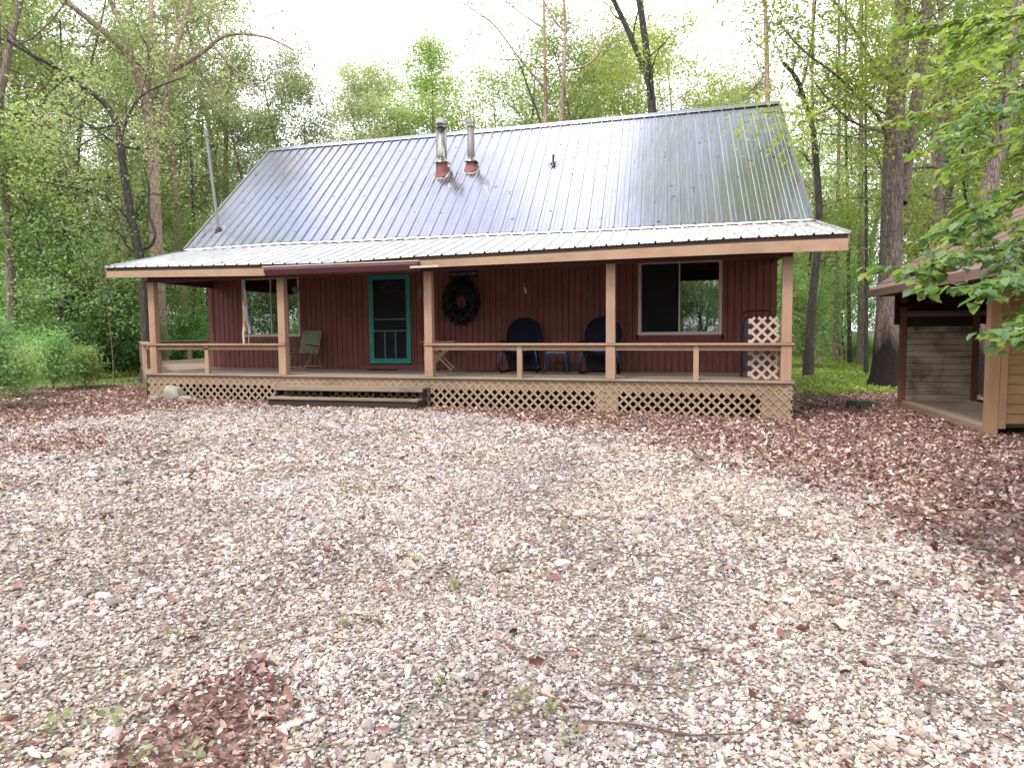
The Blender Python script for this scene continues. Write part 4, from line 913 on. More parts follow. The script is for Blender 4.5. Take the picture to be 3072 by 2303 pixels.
# posts and rails
for x in (-11.07, -7.52, -3.95, -.08, 3.18):
    z0 = float(zdk(x)); mb = MB(); mb.box(x-.094, x+.094, -.045, .125, z0+.001, z0+.664); mb.box(x-.088, x+.088, -.038, .118, z0+.715, 2.21+.0045*(x+11))
    B(mb, 'post', M['post'], bevel=.006)
def rail(a, b, caps=True):
    a = np.array(a, float); b = np.array(b, float); za, zb = zdk(a[0]), zdk(b[0]); mb = MB()
    A_ = np.array([a[0], a[1], za]); B_ = np.array([b[0], b[1], zb]); up = np.array([0, 0, 1])
    mb.bar(A_+up*.692, B_+up*.692, .22, .038); mb.bar(A_+up*.635+[0, .0, 0], B_+up*.635, .038, .07); mb.bar(A_+up*.585, B_+up*.585, .10, .03)
    return mb
B(rail((-11.22, .04), (-7.43, .04)), 'rail', M['trim']); B(rail((-4.04, .04), (3.31, .04)), 'rail', M['trim'])
B(rail((-11.28, .02), (-16.62, 5.5)), 'rail', M['trim']); B(rail((-16.60, 5.4), (-17.30, 10.0)), 'rail', M['trim']); B(rail((-17.35, 10.0), (-11.7, 10.0)), 'rail', M['trim'])
B(rail((3.20, .15), (3.20, 2.7)), 'rail', M['trim'])
for x, y in ((-9.58, .04), (-1.95, .02), (1.56, .02), (-12.95, 1.75), (-14.8, 3.65), (-16.6, 5.45), (-17.0, 8.15), (-17.3, 9.95), (-14.5, 9.98), (3.2, 1.4)):
    s = .05 if y < 1 else .06; z = float(zdk(x)); B(MB().box(x-s, x+s, y-s, y+s, z, z+.672), 'rail_post', M['post'])

# windows and door
def window(h, screen_left, label):
    x0, x1, z0, z1 = h; xm = (x0+x1)/2; y = WY; fr = MB(); w_ = .04
    for a in ((x0, x0+w_, z0, z1), (x1-w_, x1, z0, z1), (x0+w_, x1-w_, z0, z0+w_), (x0+w_, x1-w_, z1-w_, z1)): fr.box(a[0], a[1], y-.028, y+.07, a[2], a[3])
    o = B(fr, 'window', M['pale_metal'])
    def sash(a, b, yy, ww=.03, nm='sash'):
        s = MB()
        for q in ((a, a+ww, z0+w_, z1-w_), (b-ww, b, z0+w_, z1-w_), (a+ww, b-ww, z0+w_, z0+w_+ww), (a+ww, b-ww, z1-w_-ww, z1-w_)): s.box(q[0], q[1], yy, yy+.022, q[2], q[3])
        return B(s, nm, M['pale_metal'], o)
    sash(xm-.02, x1-w_, y+.0); sash(x0+w_, xm+.03, y+.03)
    B(MB().box(xm+.01, x1-w_-.03, y+.009, y+.013, z0+w_+.03, z1-w_-.03), 'pane', M['glass'], o)
    if screen_left: B(MB().box(x0+w_+.03, xm, y+.04, y+.044, z0+w_+.03, z1-w_-.03), 'insect_screen', M['screen'], o)
    else: B(MB().box(x0+w_+.03, xm, y+.04, y+.044, z0+w_+.03, z1-w_-.03), 'pane', M['glass'], o)
    s = MB(); s.box(x0-.05, x1+.05, y-.020, y-.001, z0-.10, z0-.002); s.box(x0-.10, x0-.002, y-.020, y-.001, z0-.10, z1+.05); s.box(x1+.002, x1+.10, y-.020, y-.001, z0-.10, z1+.05)
    B(s, 'casing', M['siding'], o); return o
window(wl, False, ''); window(wr, True, '')
for (ca, cb, nm_) in ((-10.52, -10.12, 'window'), (-9.0, -8.84, 'window')):  # curtains are added; the dark blue strip there is a post's reflection
    q = MB(); nx = 26; V = []
    for i in range(nx):
        xx = ca+(cb-ca)*i/(nx-1); yy = WY+.16+.025*math.sin(i*1.5)+.008*math.sin(i*3.7)
        V += [(xx, yy, .92), (xx, yy, 2.46)]
    q.add(V, [(2*i, 2*i+2, 2*i+3, 2*i+1) for i in range(nx-1)]); o = B(q, 'added_curtain', plain('blue_grey_added_cloth', (.16, .24, .34), .9)); s_ = o.modifiers.new('t', 'SOLIDIFY'); s_.thickness = .004
x0, x1 = -6.74, -5.56; zt = 2.44; y = WY
dr = B(MB().box(x0-.06, x0, y-.03, y+.10, -.05, zt+.06).box(x1, x1+.06, y-.03, y+.10, -.05, zt+.06).box(x0, x1, y-.03, y+.10, zt, zt+.06), 'door_frame', M['siding'])
B(MB().box(x0-.25, x1+.35, y-.10, y+.08, -.02, .13), 'threshold', M['trim'] if False else M['siding'])
sd = MB()
for a in ((x0+.01, x0+.13, .16, zt), (x1-.13, x1-.01, .16, zt), (x0+.13, x1-.13, .16, .29), (x0+.13, x1-.13, zt-.12, zt)): sd.box(a[0], a[1], y-.062, y-.028, a[2], a[3])
sdo = B(sd, 'screen_door', M['green_door'], bevel=.004)
s2 = MB(); s2.box(x0+.13, x1-.13, y-.055, y-.035, 1.285, 1.315).box(x0+.13, x1-.13, y-.055, y-.035, .985, 1.02)
for xx in (x0+.13+.31, x1-.13-.31): s2.box(xx-.014, xx+.014, y-.055, y-.035, .29, .985)
B(s2, 'muntin', plain('grey_green_bars', (.10, .24, .24), .5), sdo)
B(MB().box(x0+.12, x1-.12, y-.034, y-.030, .28, zt-.11), 'insect_screen', M['screen'], sdo)
def screen_tint():
    m, nt, b = mat('fine_screen'); t = N(nt, 'ShaderNodeBsdfTransparent'); mx = N(nt, 'ShaderNodeMixShader'); mx.inputs[0].default_value = .42
    b.inputs['Base Color'].default_value = (.015, .015, .022, 1); nt.links.new(b.outputs[0], mx.inputs[1]); nt.links.new(t.outputs[0], mx.inputs[2]); nt.links.new(mx.outputs[0], nt.nodes['Material Output'].inputs[0]); return m
sm = screen_tint()
for o in bpy.data.objects:
    if o.name.startswith('insect_screen'): o.data.materials[0] = sm
B(MB().tube([(x0+.05, y-.10, 1.02-.2), (x0+.05, y-.10, .90-.15)], .012, 8).box(x0+.03, x0+.08, y-.075, y-.062, .70, .88), 'handle', M['tan_metal'], sdo)
ido = B(MB().box(x0+.02, x1-.02, y+.02, y+.06, -.05, zt), 'inner_door', M['inner_door'])
fan = MB(); cx, cz = -6.0, 2.02; R0 = .36
arc = [(cx+R0*math.cos(a), y+.012, cz+R0*math.sin(a)) for a in np.linspace(0, math.pi, 19)]
fan.tube(arc, .014, 6); fan.tube([arc[0], arc[-1]], .014, 6); fan.tube([(cx+.1*math.cos(a), y+.012, cz+.1*math.sin(a)) for a in np.linspace(0, math.pi, 9)], .008, 5)
for a in (R(45), R(90), R(135)): fan.tube([(cx+.1*math.cos(a), y+.012, cz+.1*math.sin(a)), (cx+R0*math.cos(a), y+.012, cz+R0*math.sin(a))], .008, 5)
B(fan, 'fanlight', plain('fanlight_bars', (.5, .5, .58), .4), ido)

def text_obj(s, size, loc, m, name, par=None, ext=.004, rx=R(90), align='CENTER', lab=None):
    c = bpy.data.curves.new(name, 'FONT'); c.body = s; c.size = size; c.extrude = ext; c.align_x = align; c.align_y = 'CENTER'; c.resolution_u = 3
    t = bpy.data.objects.new(name, c); dg = bpy.context.evaluated_depsgraph_get(); col.objects.link(t); dg.update()
    me = bpy.data.meshes.new_from_object(t.evaluated_get(bpy.context.evaluated_depsgraph_get())); bpy.data.objects.remove(t)
    Mx = Matrix.Translation(Vector(loc)) @ Matrix.Rotation(rx, 4, 'X'); me.transform(Mx); me.materials.clear(); me.materials.append(m)
    if par is not None: me.transform(Matrix.Translation(-base_of(par)))
    o = bpy.data.objects.new(name, me); col.objects.link(o); o.parent = par; return o
for ch, pz in (('1', 864), ('4', 875), ('8', 888)):
    p = at_y(1262, pz, WY-.01); text_obj(ch, .13, (p[0]-.02, WY-.008, p[2]), M['number'], 'house_number', cabin)

# awning rolled up over the steps
mb = MB(); prof = [(-.40, 2.405), (-.52, 2.385), (-.545, 2.34), (-.50, 2.23), (-.44, 2.20), (-.385, 2.22)]
xs = (-7.58, -3.95); mb.add([(x, yy, zz) for x in xs for yy, zz in prof], [(i, (i+1) % 6, 6+(i+1) % 6, 6+i) for i in range(6)]+[tuple(range(6))[::-1], tuple(range(6, 12))])
aw = B(mb, 'awning', M['maroon']); B(MB().bar((-7.62, -.50, 2.408), (-3.93, -.50, 2.408), .06, .022), 'awning_rail', M['pale_metal'], aw)
B(MB().bar((-4.10, -.56, 2.275), (-3.50, -.50, 2.285), .05, .04), 'awning_arm', M['pale_metal'], aw)

# chimneys on the front slope
def slope_z(x, y): t = (y-BY)/(RY-BY); return float(z_brk(x)*(1-t)+z_rdg(x)*t)
def flue(x, y, r, ztop, name, m, cap_r, collar, bootr, kind):
    z0 = slope_z(x, y); o = B(MB().lathe((x, y, 0), [(r, z0-.2), (r, ztop-.22)], 24), name, m, roof, smooth=True)
    o2 = o
    g = MB(); hz = ztop-.24
    if kind == 1:
        g.lathe((x, y, hz), [(r+.01, 0), (cap_r-.015, .01), (cap_r-.01, .045), (r+.01, .05)], 24); g.lathe((x, y, hz+.055), [(r-.02, 0), (r-.02, .05)], 20)
        g.lathe((x, y, hz+.085), [(cap_r, 0), (cap_r+.004, .03), (cap_r-.01, .11), (cap_r-.05, .15), (.05, .19)], 24)
    else:
        g.lathe((x, y, hz), [(r+.005, 0), (cap_r, .02), (cap_r, .07), (r+.005, .085)], 20); g.lathe((x, y, hz+.09), [(r-.01, 0), (r-.01, .03)], 16); g.lathe((x, y, hz+.115), [(cap_r-.005, 0), (cap_r, .10), (.03, .125)], 20)
    # third level is the deepest: caps and collars share the flue's mesh
    zc = z0+collar; g2 = MB().lathe((x, y, zc), [(r+.004, .11), (r+.09, .015), (r+.10, -.01), (r+.004, -.005)], 24)
    V = g.v+g2.v; 
    g.v += g2.v; g.f += [tuple(i+g.n for i in f) for f in g2.f]; g.n += g2.n
    me = MB(); me.v = g.v; me.f = g.f; B(me, 'flue_cap', M['pipe'], roof)
    bt = MB(); n = 24; V = []
    for k, (rr, hh) in enumerate(((r+.012, collar-.02), (r+.02, collar*.6), (bootr*.85, .10), (bootr, .03))):
        for j in range(n):
            a = 2*math.pi*j/n; X_, Y_ = x+rr*math.cos(a), y+rr*math.sin(a)*(1.12 if k > 1 else 1); V.append((X_, Y_, (slope_z(X_, Y_)+.024 if k > 1 else z0)+hh))
    bt.add(V, [(i*n+j, i*n+(j+1) % n, (i+1)*n+(j+1) % n, (i+1)*n+j) for i in range(3) for j in range(n)]); B(bt, 'boot', M['boot'], roof)
    sl_ = MB(); ring = []
    for j in range(29):
        a = 2*math.pi*j/28; s = (abs(math.cos(a))**6+abs(math.sin(a))**6)**(-1/6); X_, Y_ = x+bootr*1.08*s*math.cos(a), y+bootr*1.1*s*math.sin(a); ring.append((X_, Y_, slope_z(X_, Y_)+.028+random.uniform(-.006, .006)))
    sl_.tube(ring, .017, 6, False); B(sl_, 'sealant', M['sealant'], roof)
p1 = at_depth(1318, 360, (np.array([-5.533, 4.855, 5.3])-CAM)@D2); p2 = at_depth(1404, 357, (np.array([-4.712, 4.973, 5.41])-CAM)@D2)
flue(-5.53, 4.95, .148, p1[2], 'flue', M['pipe'], .19, .30, .195, 1); flue(-4.70, 5.07, .102, p2[2], 'flue', M['dull_pipe'], .125, .20, .19, 2)
x, y = -2.325, 4.95; z0 = slope_z(x, y)
mb = MB().lathe((x, y, z0), [(.028, -.1), (.028, .30)], 12); B(mb, 'vent_pipe', M['dark_wood'], roof); B(MB().lathe((x, y, z0), [(.10, -.03), (.07, .05), (.035, .12)], 14), 'boot', M['black_metal'], roof)
mb = MB(); ring = [(x+.13*math.cos(a), y+.13*math.sin(a), slope_z(x+.13*math.cos(a), y+.13*math.sin(a))+.026) for a in np.linspace(0, 2*math.pi, 17)]; mb.tube(ring, .012, 5, False); B(mb, 'sealant', M['pipe'], roof)
x, y = -11.62, 3.2; z0 = slope_z(x, y); mtop = at_depth(618, 390, (np.array([x, y, z0])-CAM)@D2+.2)
pa = np.array([x, y, z0-.1]); pb = np.array(mtop); pc = pb-(pb-pa)/np.linalg.norm(pb-pa)*.22; mb = MB().tube([pa, pc], .042, 12).tube([pc, pb], .06, 12); B(mb, 'mast_pipe', M['dull_pipe'], roof)
B(MB().lathe((x, y, z0), [(.12, -.06), (.085, .06), (.05, .13)], 14), 'boot', M['black_metal'], roof)
mb = MB(); ring = [(x+.17*math.cos(a), y+.17*math.sin(a), slope_z(x+.17*math.cos(a), y+.17*math.sin(a))+.026) for a in np.linspace(0, 2*math.pi, 17)]; mb.tube(ring, .018, 5, False); B(mb, 'sealant', M['sealant'], roof)

rg = np.random.default_rng(44); n = 900; x = np.concatenate([rg.uniform(-12, 4, 450), 4.1-abs(rg.normal(0, 3.2, 450))]); x = np.clip(x, -12, 4.1); low = rg.random(n) < .6; t = rg.random(n)
yy = np.where(low, -.3+t*2.8, BY+.05+t*3.9); zz_ = np.where(low, z_eave(x)+(z_brk(x)-.05-z_eave(x))*(yy+.371)/3.03, z_brk(x)+(z_rdg(x)-z_brk(x))*(yy-BY)/(RY-BY))+.012
V, F, v = leaves(np.stack([x, yy, zz_], 1), np.stack([np.where(low, .24, .72)+rg.normal(0, .2, n), rg.normal(0, .2, n), 0*x], 1), rg.uniform(.025, .06, n), OAK, rg.random(n)*.6)
o = bpy.data.objects.new('roof_debris', raw_mesh('roof_debris', V, F, M['litter'], v)); col.objects.link(o); tag(o, 'small dead leaves and bits scattered on the metal roof', kind='stuff')

# ------------------------------------------------------------------ steps
st = empty('porch_steps', (-5.76, -.35, -.6), 'two long weathered wooden steps in front of the porch', 'steps')
st_b = lambda mb, n, m: mb.build(n, m, st)
st_b(MB().box(-7.56, -3.96, -.335, -.04, -.250, -.212), 'tread', M['step']); st_b(MB().box(-7.56, -3.97, -.36, -.336, -.300, -.214), 'nosing', M['step'])
st_b(MB().box(-7.55, -3.98, -.63, -.34, -.478, -.440), 'tread', M['step'])
mb = MB(); mb.box(-7.54, -3.99, -.60, -.57, -.70, -.479)
for x in (-7.53, -6.4, -5.15, -4.03): mb.box(x, x+.04, -.56, -.05, -.70, -.479); mb.box(x, x+.04, -.32, -.05, -.439, -.251)
st_b(mb, 'stringer', M['dark_wood'])

# ------------------------------------------------------------------ things on the porch
def moon_chair(x, y, rz, label):
    o = empty('lounge_chair', (x, y, float(zdk(x))), label, 'chair', 'padded round-backed blue chairs on the porch', rz)
    def b(mb, n, m, **k):
        me = mb.build(n, m, None, **k); me.parent = o; return me
    # local: front = -Y
    def pad(c, rx, ry, tilt, m, nm, sag=.07, t=.05):
        q = MB(); n = 28; rings = 6; V = []
        for side in (0, 1):
            for r_ in range(rings):
                f = r_/(rings-1)
                for j in range(n):
                    a = 2*math.pi*j/n; s = (abs(math.cos(a))**2.2+abs(math.sin(a))**2.2)**(-1/2.2); X, Y = rx*f*s*math.cos(a), ry*f*s*math.sin(a)
                    Z = -sag*(1-f*f)+(t*(1-f**4)*.5+.008)*(1 if side else -1); v = Vector((X, Y*math.cos(tilt)-Z*math.sin(tilt), Y*math.sin(tilt)+Z*math.cos(tilt))); V.append((v.x+c[0], v.y+c[1], v.z+c[2]))
        F = []
        for side in (0, 1):
            o_ = side*rings*n
            for r_ in range(rings-1):
                for j in range(n): F.append((o_+r_*n+j, o_+r_*n+(j+1) % n, o_+(r_+1)*n+(j+1) % n, o_+(r_+1)*n+j) if side else (o_+(r_+1)*n+j, o_+(r_+1)*n+(j+1) % n, o_+r_*n+(j+1) % n, o_+r_*n+j))
        for j in range(n): F.append(((rings-1)*n+j, (rings-1)*n+(j+1) % n, rings*n+(rings-1)*n+(j+1) % n, rings*n+(rings-1)*n+j))
        q.add(V, F); return b(q, nm, m, smooth=True)
    pad((0, .26, .84), .43, .46, R(76), M['navy_cloth'], 'backrest'); pad((0, -.12, .47), .38, .36, R(8), M['navy_cloth'], 'seat', .09)
    f = MB(); f.tube([(-.37, -.42, .58), (-.2, -.46, .52), (0, -.47, .50), (.2, -.46, .52), (.37, -.42, .58)], .021, 8); b(f, 'front_bar', M['blue_metal'], smooth=True)
    for s in (-1, 1):
        b(MB().tube([(s*.37, -.42, .58), (s*.41, -.45, .40), (s*.44, -.46, .20)], .022, 8), 'leg', M['blue_metal'], smooth=True)
        b(MB().tube([(s*.45, -.47, .22), (s*.47, -.48, .12), (s*.43, -.44, .03), (s*.36, -.15, .025), (s*.34, .30, .03)], .028, 8), 'foot_rail', M['black_metal'], smooth=True)
        b(MB().tube([(s*.34, .32, .03), (s*.38, .0, .40), (s*.40, -.35, .60)], .018, 8), 'leg', M['black_metal'], smooth=True)
        b(MB().tube([(s*.40, -.40, .60), (s*.46, -.30, .72), (s*.46, .0, .72), (s*.38, .25, .70)], .017, 8).box(s*.46-.035, s*.46+.035, -.34, .02, .728, .752), 'armrest', M['black_metal'])
    b(MB().box(-.34, .34, .12, .15, .06, .42), 'back_sling', M['black_cloth']); b(MB().tube([(-.34, .3, .03), (.34, .3, .03)], .015, 6), 'stretcher', M['black_metal'])
    return o
moon_chair(-2.47, 2.12, R(4), 'blue round-backed padded chair left of the small blue table'); moon_chair(-.56, 1.98, R(2), 'blue round-backed padded chair behind the fourth porch post')
tb = empty('side_table', (-1.60, 2.05, float(zdk(-1.6))), 'small blue metal table between the two padded blue chairs', 'table')
def bt(mb, n, m, **k): me = mb.build(n, m, None, **k); me.parent = tb; return me
bt(MB().box(-.235, .235, -.22, .22, .455, .485), 'tabletop', plain('pale_blue_top', (.25, .36, .42), .4), bevel=.008)
for s in (-1, 1): 
    bt(MB().tube([(s*.19, -.2, .455), (s*.23, -.2, .40), (s*.27, -.22, .02)], .017, 8), 'leg', M['blue_metal']); bt(MB().tube([(s*.19, .2, .455), (s*.23, .2, .40), (s*.27, .22, .02)], .017, 8), 'leg', M['blue_metal'])
    bt(MB().lathe((s*.27, -.22, 0), [(.028, 0), (.03, .02), (.018, .035)], 10), 'foot', M['black_metal'])
bt(MB().tube([(-.21, -.21, .40), (0, -.21, .425), (.21, -.21, .40)], .014, 8), 'crossbar', M['blue_metal'])
pz = float(zdk(-1.6)); pot = MB().lathe((0, 0, 0), [(.09, 0), (.14, .09), (.155, .16), (.14, .20), (.10, .22), (.02, .225)], 18).build('flower_pot', M['pot'], None, smooth=True); pot.location = (-1.62, 2.45, pz)
tag(pot, 'low brown clay pot on the porch floor under the small blue table', 'pot')
# olive folding chair
gc = empty('folding_chair', (-8.30, 2.05, float(zdk(-8.3))), 'olive green folding sling chair beside the left window', 'chair', None, R(-14))
def bg_(mb, n, m, **k): me = mb.build(n, m, None, **k); me.parent = gc; return me
def sheet(P, t):  # polyline in y,z with width in x
    q = MB(); V = []
    for (yy, zz, ww) in P: V += [(-ww, yy, zz), (ww, yy, zz)]
    for (yy, zz, ww) in P: V += [(-ww, yy+t*.6, zz-t), (ww, yy+t*.6, zz-t)]
    k = len(P); F = []
    for i in range(k-1): F += [(2*i, 2*i+1, 2*i+3, 2*i+2), (2*k+2*i+2, 2*k+2*i+3, 2*k+2*i+1, 2*k+2*i), (2*i, 2*i+2, 2*k+2*i+2, 2*k+2*i), (2*i+1, 2*k+2*i+1, 2*k+2*i+3, 2*i+3)]
    F += [(0, 2*k, 2*k+1, 1), (2*k-2, 2*k-1, 4*k-1, 4*k-2)]; q.add(V, F); return q
bg_(sheet([(-.24, .44, .30), (-.1, .415, .30), (.1, .40, .30), (.18, .40, .30)], .008), 'seat', M['green_cloth']); bg_(sheet([(.17, .41, .30), (.22, .60, .30), (.27, .80, .295), (.32, .99, .28)], .008), 'backrest', M['green_cloth'])
for s in (-1, 1):
    bg_(MB().tube([(s*.32, .33, .99), (s*.32, .20, .44), (s*.32, .16, .38)], .013, 8), 'back_frame', M['tan_metal']); bg_(MB().tube([(s*.32, -.26, .45), (s*.32, .19, .40)], .013, 8), 'seat_frame', M['tan_metal'])
    bg_(MB().tube([(s*.335, .12, .64), (s*.335, -.32, .01)], .013, 8), 'leg', M['tan_metal']); bg_(MB().tube([(s*.335, -.06, .62), (s*.335, .34, .01)], .013, 8), 'leg', M['tan_metal'])
    bg_(MB().tube([(s*.335, -.30, .66), (s*.335, -.1, .65), (s*.335, .23, .60)], .019, 8), 'armrest', M['tan_metal'])
bg_(MB().tube([(-.32, .33, .99), (.32, .33, .99)], .013, 8).tube([(-.335, -.29, .08), (.335, -.29, .08)], .011, 6).tube([(-.335, .30, .08), (.335, .30, .08)], .011, 6), 'stretcher', M['tan_metal'])
# folding tray table behind the third post
ft = empty('folding_table', (-4.60, 2.25, float(zdk(-4.6))), 'wooden folding table with crossed legs behind the third porch post', 'table')
def bf(mb, n, m, **k): me = mb.build(n, m, None, **k); me.parent = ft; return me
bf(MB().box(-.46, .46, -.19, .19, .70, .73), 'tabletop', plain('brown_tabletop', (.52, .34, .30), .6)); 
for yy, s in ((-.15, 1), (.15, 1), (-.11, -1), (.11, -1)): bf(MB().bar((-.36*s, yy, .69), (.36*s, yy, .02), .025, .045), 'leg', M['trim'])
bf(MB().bar((.36, -.15, .06), (.36, .15, .06), .03, .03), 'stretcher', M['trim'])
o = MB().box(-.36, .36, -.25, .25, 0, .016).build('door_mat', M['mat'], None, bevel=.004); o.location = (-6.18, 2.30, float(zdk(-6.2))+.002); tag(o, 'dark door mat in front of the green screen door', 'mat')
o = MB().box(-.38, .38, -.2, .2, 0, .014).build('door_mat', M['mat2'], None, bevel=.004); o.location = (-3.52, 2.15, float(zdk(-3.5))+.002); tag(o, 'maroon mat on the porch floor below the dark wreath', 'mat')
# wreath
wc = np.array([-4.18, WY-.13, 1.70]); rg = np.random.default_rng(3); n = 5200; a = rg.uniform(0, 6.28, n); b_ = rg.uniform(0, 6.28, n); rr = .165*rg.random(n)**.4
a_r = .335+rr*np.cos(b_)*1.15; P = np.stack([a_r*np.cos(a)*.98, rr*np.sin(b_)*.8, a_r*np.sin(a)*1.15], 1)
V, F, v = leaves(P, np.stack([rg.normal(0, 1, n), rg.normal(0, 1, n), rg.uniform(0, 6.28, n)], 1), rg.uniform(.03, .07, n), LEAF4, rg.random(n))
wo = empty('wreath', tuple(wc), 'large dark oval wreath on the wall under the welcome sign', 'wreath'); o = bpy.data.objects.new('foliage', raw_mesh('foliage', V, F, M['wreath'], v)); col.objects.link(o); o.parent = wo
o = MB().tube([(.345*.98*math.cos(t), 0, .345*1.15*math.sin(t)) for t in np.linspace(0, 2*math.pi, 33)], .10, 10, False).build('ring', M['dark_sign'], None); o.parent = wo
# welcome sign
sg = empty('welcome_sign', (-4.13, WY-.02, 2.39), 'dark hanging board with welcome lettering above the wreath', 'sign')
o = MB().box(-.37, .37, -.014, .008, -.10, .10).build('board', M['dark_sign'], None, bevel=.004); o.parent = sg
o = MB().box(-.37, .37, -.02, -.015, .085, .10).box(-.37, .37, -.02, -.015, -.10, -.085).box(-.37, -.355, -.02, -.015, -.085, .085).box(.355, .37, -.02, -.015, -.085, .085).build('border', M['inner_door'], None); o.parent = sg
text_obj('WELCOME CABIN', .088, (-4.13, WY-.036, 2.39), M['sign_text'], 'lettering', sg, .002)
o = MB().tube([(0, 0, .10), (.01, 0, .02)], .004, 5).tube([(.01, 0, .02), (.03, -.01, -.05), (.045, -.01, -.12), (.055, 0, -.17)], [.012, .034, .03, .008], 8).build('wall_ornament', M['ribbon_w'], None)
p = at_y(1572, 862, WY-.02); o.location = p; tag(o, 'small white pod-shaped ornament on the wall right of the wreath', 'ornament')
# ribbons hanging from the beam at the left window
p = at_y(728, 850, .35); hs = empty('wind_streamer', (p[0], .35, 2.24), 'coloured ribbon streamer hanging in front of the left window', 'wind streamer')
rg = np.random.default_rng(8)
o = MB().tube([(0, 0, 0), (.02, 0, -.25), (.04, 0, -.52)], .012, 6).tube([(.02, 0, 0), (.06, 0, -.3), (.08, 0, -.52)], .012, 6).build('cord', M['ribbon_w'], None); o.parent = hs
o = MB().lathe((.06, 0, -.62), [(.055, 0), (.06, .12)], 12).build('hoop', M['ribbon_p'], None); o.parent = hs
for k, (mm, dx, L, ww) in enumerate((('ribbon_w', -.005, .95, .05), ('ribbon_y', .045, .62, .04), ('ribbon_w', .10, .68, .05), ('ribbon_b', .15, .66, .022), ('ribbon_p', .12, .98, .016))):
    V = []; K = 10
    for i in range(K):
        t = i/(K-1); xx = dx+.05*t*(1 if k > 1 else -.3)+.012*math.sin(5*t+k); yy = -.02*k+.02*math.sin(7*t+k); V += [(xx-ww/2, yy, -.60-L*t), (xx+ww/2, yy+.008, -.60-L*t)]
    q = MB().add(V, [(2*i, 2*i+1, 2*i+3, 2*i+2) for i in range(K-1)]); o = q.build('ribbon', M[mm], None); o.parent = hs; s = o.modifiers.new('t', 'SOLIDIFY'); s.thickness = .003
p = at_y(886, 868, 1.6); o = MB().lathe((0, 0, -.09), [(.01, 0), (.06, .03), (.085, .09), (.07, .14), (.03, .17), (.006, .19), (.004, .62)], 14).build('hanging_gourd', plain('brown_gourd', (.28, .17, .15), .7), None, smooth=True); o.location = p
tag(o, 'round brown gourd hanging by the right edge of the left window', 'ornament')
# pale trellis and folded black lounger at the right end
mb = MB(); 
def zz(s): return s
lattice(mb, (0, .19, 0), (1, 0, 0), 2.52, 3.07, .0, 1.17, pitch=.20, w=.05, off=.06); 
tr = mb.build('trellis_panel', M['trellis'], None); setbase(tr, (2.8, .19, 0)); tag(tr, 'pale lattice trellis panel standing beside the right porch post', 'trellis')
fc = empty('folded_lounger', (2.72, .95, float(zdk(2.8))), 'folded black lounge chair leaning behind the pale trellis', 'lounge chair')
fr = [(-.30, 0, .02), (-.30, .03, .6), (-.30, .07, 1.20), (-.27, .075, 1.30), (-.20, .08, 1.34), (.20, .08, 1.34), (.27, .075, 1.30), (.30, .07, 1.20), (.30, .03, .6), (.30, 0, .02)]
o = MB().tube(fr, .018, 8).tube([(x*.93, y-.07, z*.9) for x, y, z in fr], .015, 8).tube([(-.3, .03, .6), (.3, .03, .6)], .014, 6).build('frame', M['black_metal'], None); o.parent = fc
o = MB().box(-.25, .25, .02, .03, .12, 1.14).build('sling', plain('grey_mesh_sling', (.09, .08, .08), .9), None); o.parent = fc

# ------------------------------------------------------------------ open shed on the right
CS = np.array([6.12, -1.25]); ANG = math.atan2(.063, .998)
sh = empty('storage_shed', (CS[0], CS[1], float(gz(*CS))), 'small tan board shed with an open planked bay and brown roof', 'shed', None, ANG); GZ = float(gz(*CS))
def bs(mb, n, m, **k):
    me = mb.build(n, m, None, **k); me.data.transform(Matrix.Translation((0, 0, -GZ))); me.parent = sh; return me
bs(MB().box(-.07, .09, -.02, .14, -.80, 1.62), 'post', M['shed_post'], bevel=.006); bs(MB().box(.095, .20, -.012, .12, -.66, 1.6), 'corner_board', M['shed_post'])
bs(MB().box(-.10, .02, 4.22, 4.34, -.80, 1.62), 'post', M['shed_red'], bevel=.006); bs(MB().box(1.30, 1.41, 4.20, 4.32, -.61, 1.62), 'post', M['shed_red'])
mb = MB()
for i in range(14):
    z = -.575+i*.155; mb.add([(a, b, c) for a in (.20, 3.0) for (b, c) in ((.010, z), (.035, z+.152), (.07, z+.152), (.07, z))], [(0, 4, 5, 1), (1, 5, 6, 2), (2, 6, 7, 3), (3, 7, 4, 0), (0, 1, 2, 3), (7, 6, 5, 4)])
bs(mb, 'board_wall', M['shed_tan'])
mb = MB(); 
for i in range(12):
    z = -.61+i*.133; mb.box(.03, 1.29, 4.235+(i % 2)*.004, 4.262, z, z+.122)
bs(mb, 'weathered_wall', M['grey_board'])
bs(MB().box(.03, 1.29, 4.275, 4.30, -.5, 1.60), 'shaded_wall', M['dark_wood']); bs(MB().box(-.2, 2.9, 4.30, 4.36, 1.02, 1.9), 'shaded_wall', M['dark_wood'])  # dark boards paint in the shade on the upper far wall
mb = MB()
for i in range(10): mb.box(-.04+i*.142, -.04+i*.142+.137, .15, 4.2, -.655, -.622)
mb2 = MB().box(-.06, -.02, .14, 4.22, -.76, -.657).box(1.30, 1.38, .14, 4.22, -.76, -.657)
bs(mb, 'platform', wood('platform_boards', (.50, .38, .25), (.66, .52, .37), (.5, 9, 4), 1.7, .7, (.35, .27, .18), .5)); bs(mb2, 'skid', M['rim']); bs(MB().box(.2, 3.0, .02, .10, -.64, -.60).box(.22, 3.0, .5, .6, -.8, -.64), 'skid', M['dark_wood'])
bs(MB().tube([(-.1, 4.1, 1.24), (1.5, 4.08, 1.25)], .065, 10), 'log_beam', plain('pinkish_log', (.30, .20, .20), .8)); bs(MB().tube([(-.3, 3.9, 1.42), (.2, 4.1, 1.42)], .05, 8), 'beam', M['dark_wood'])
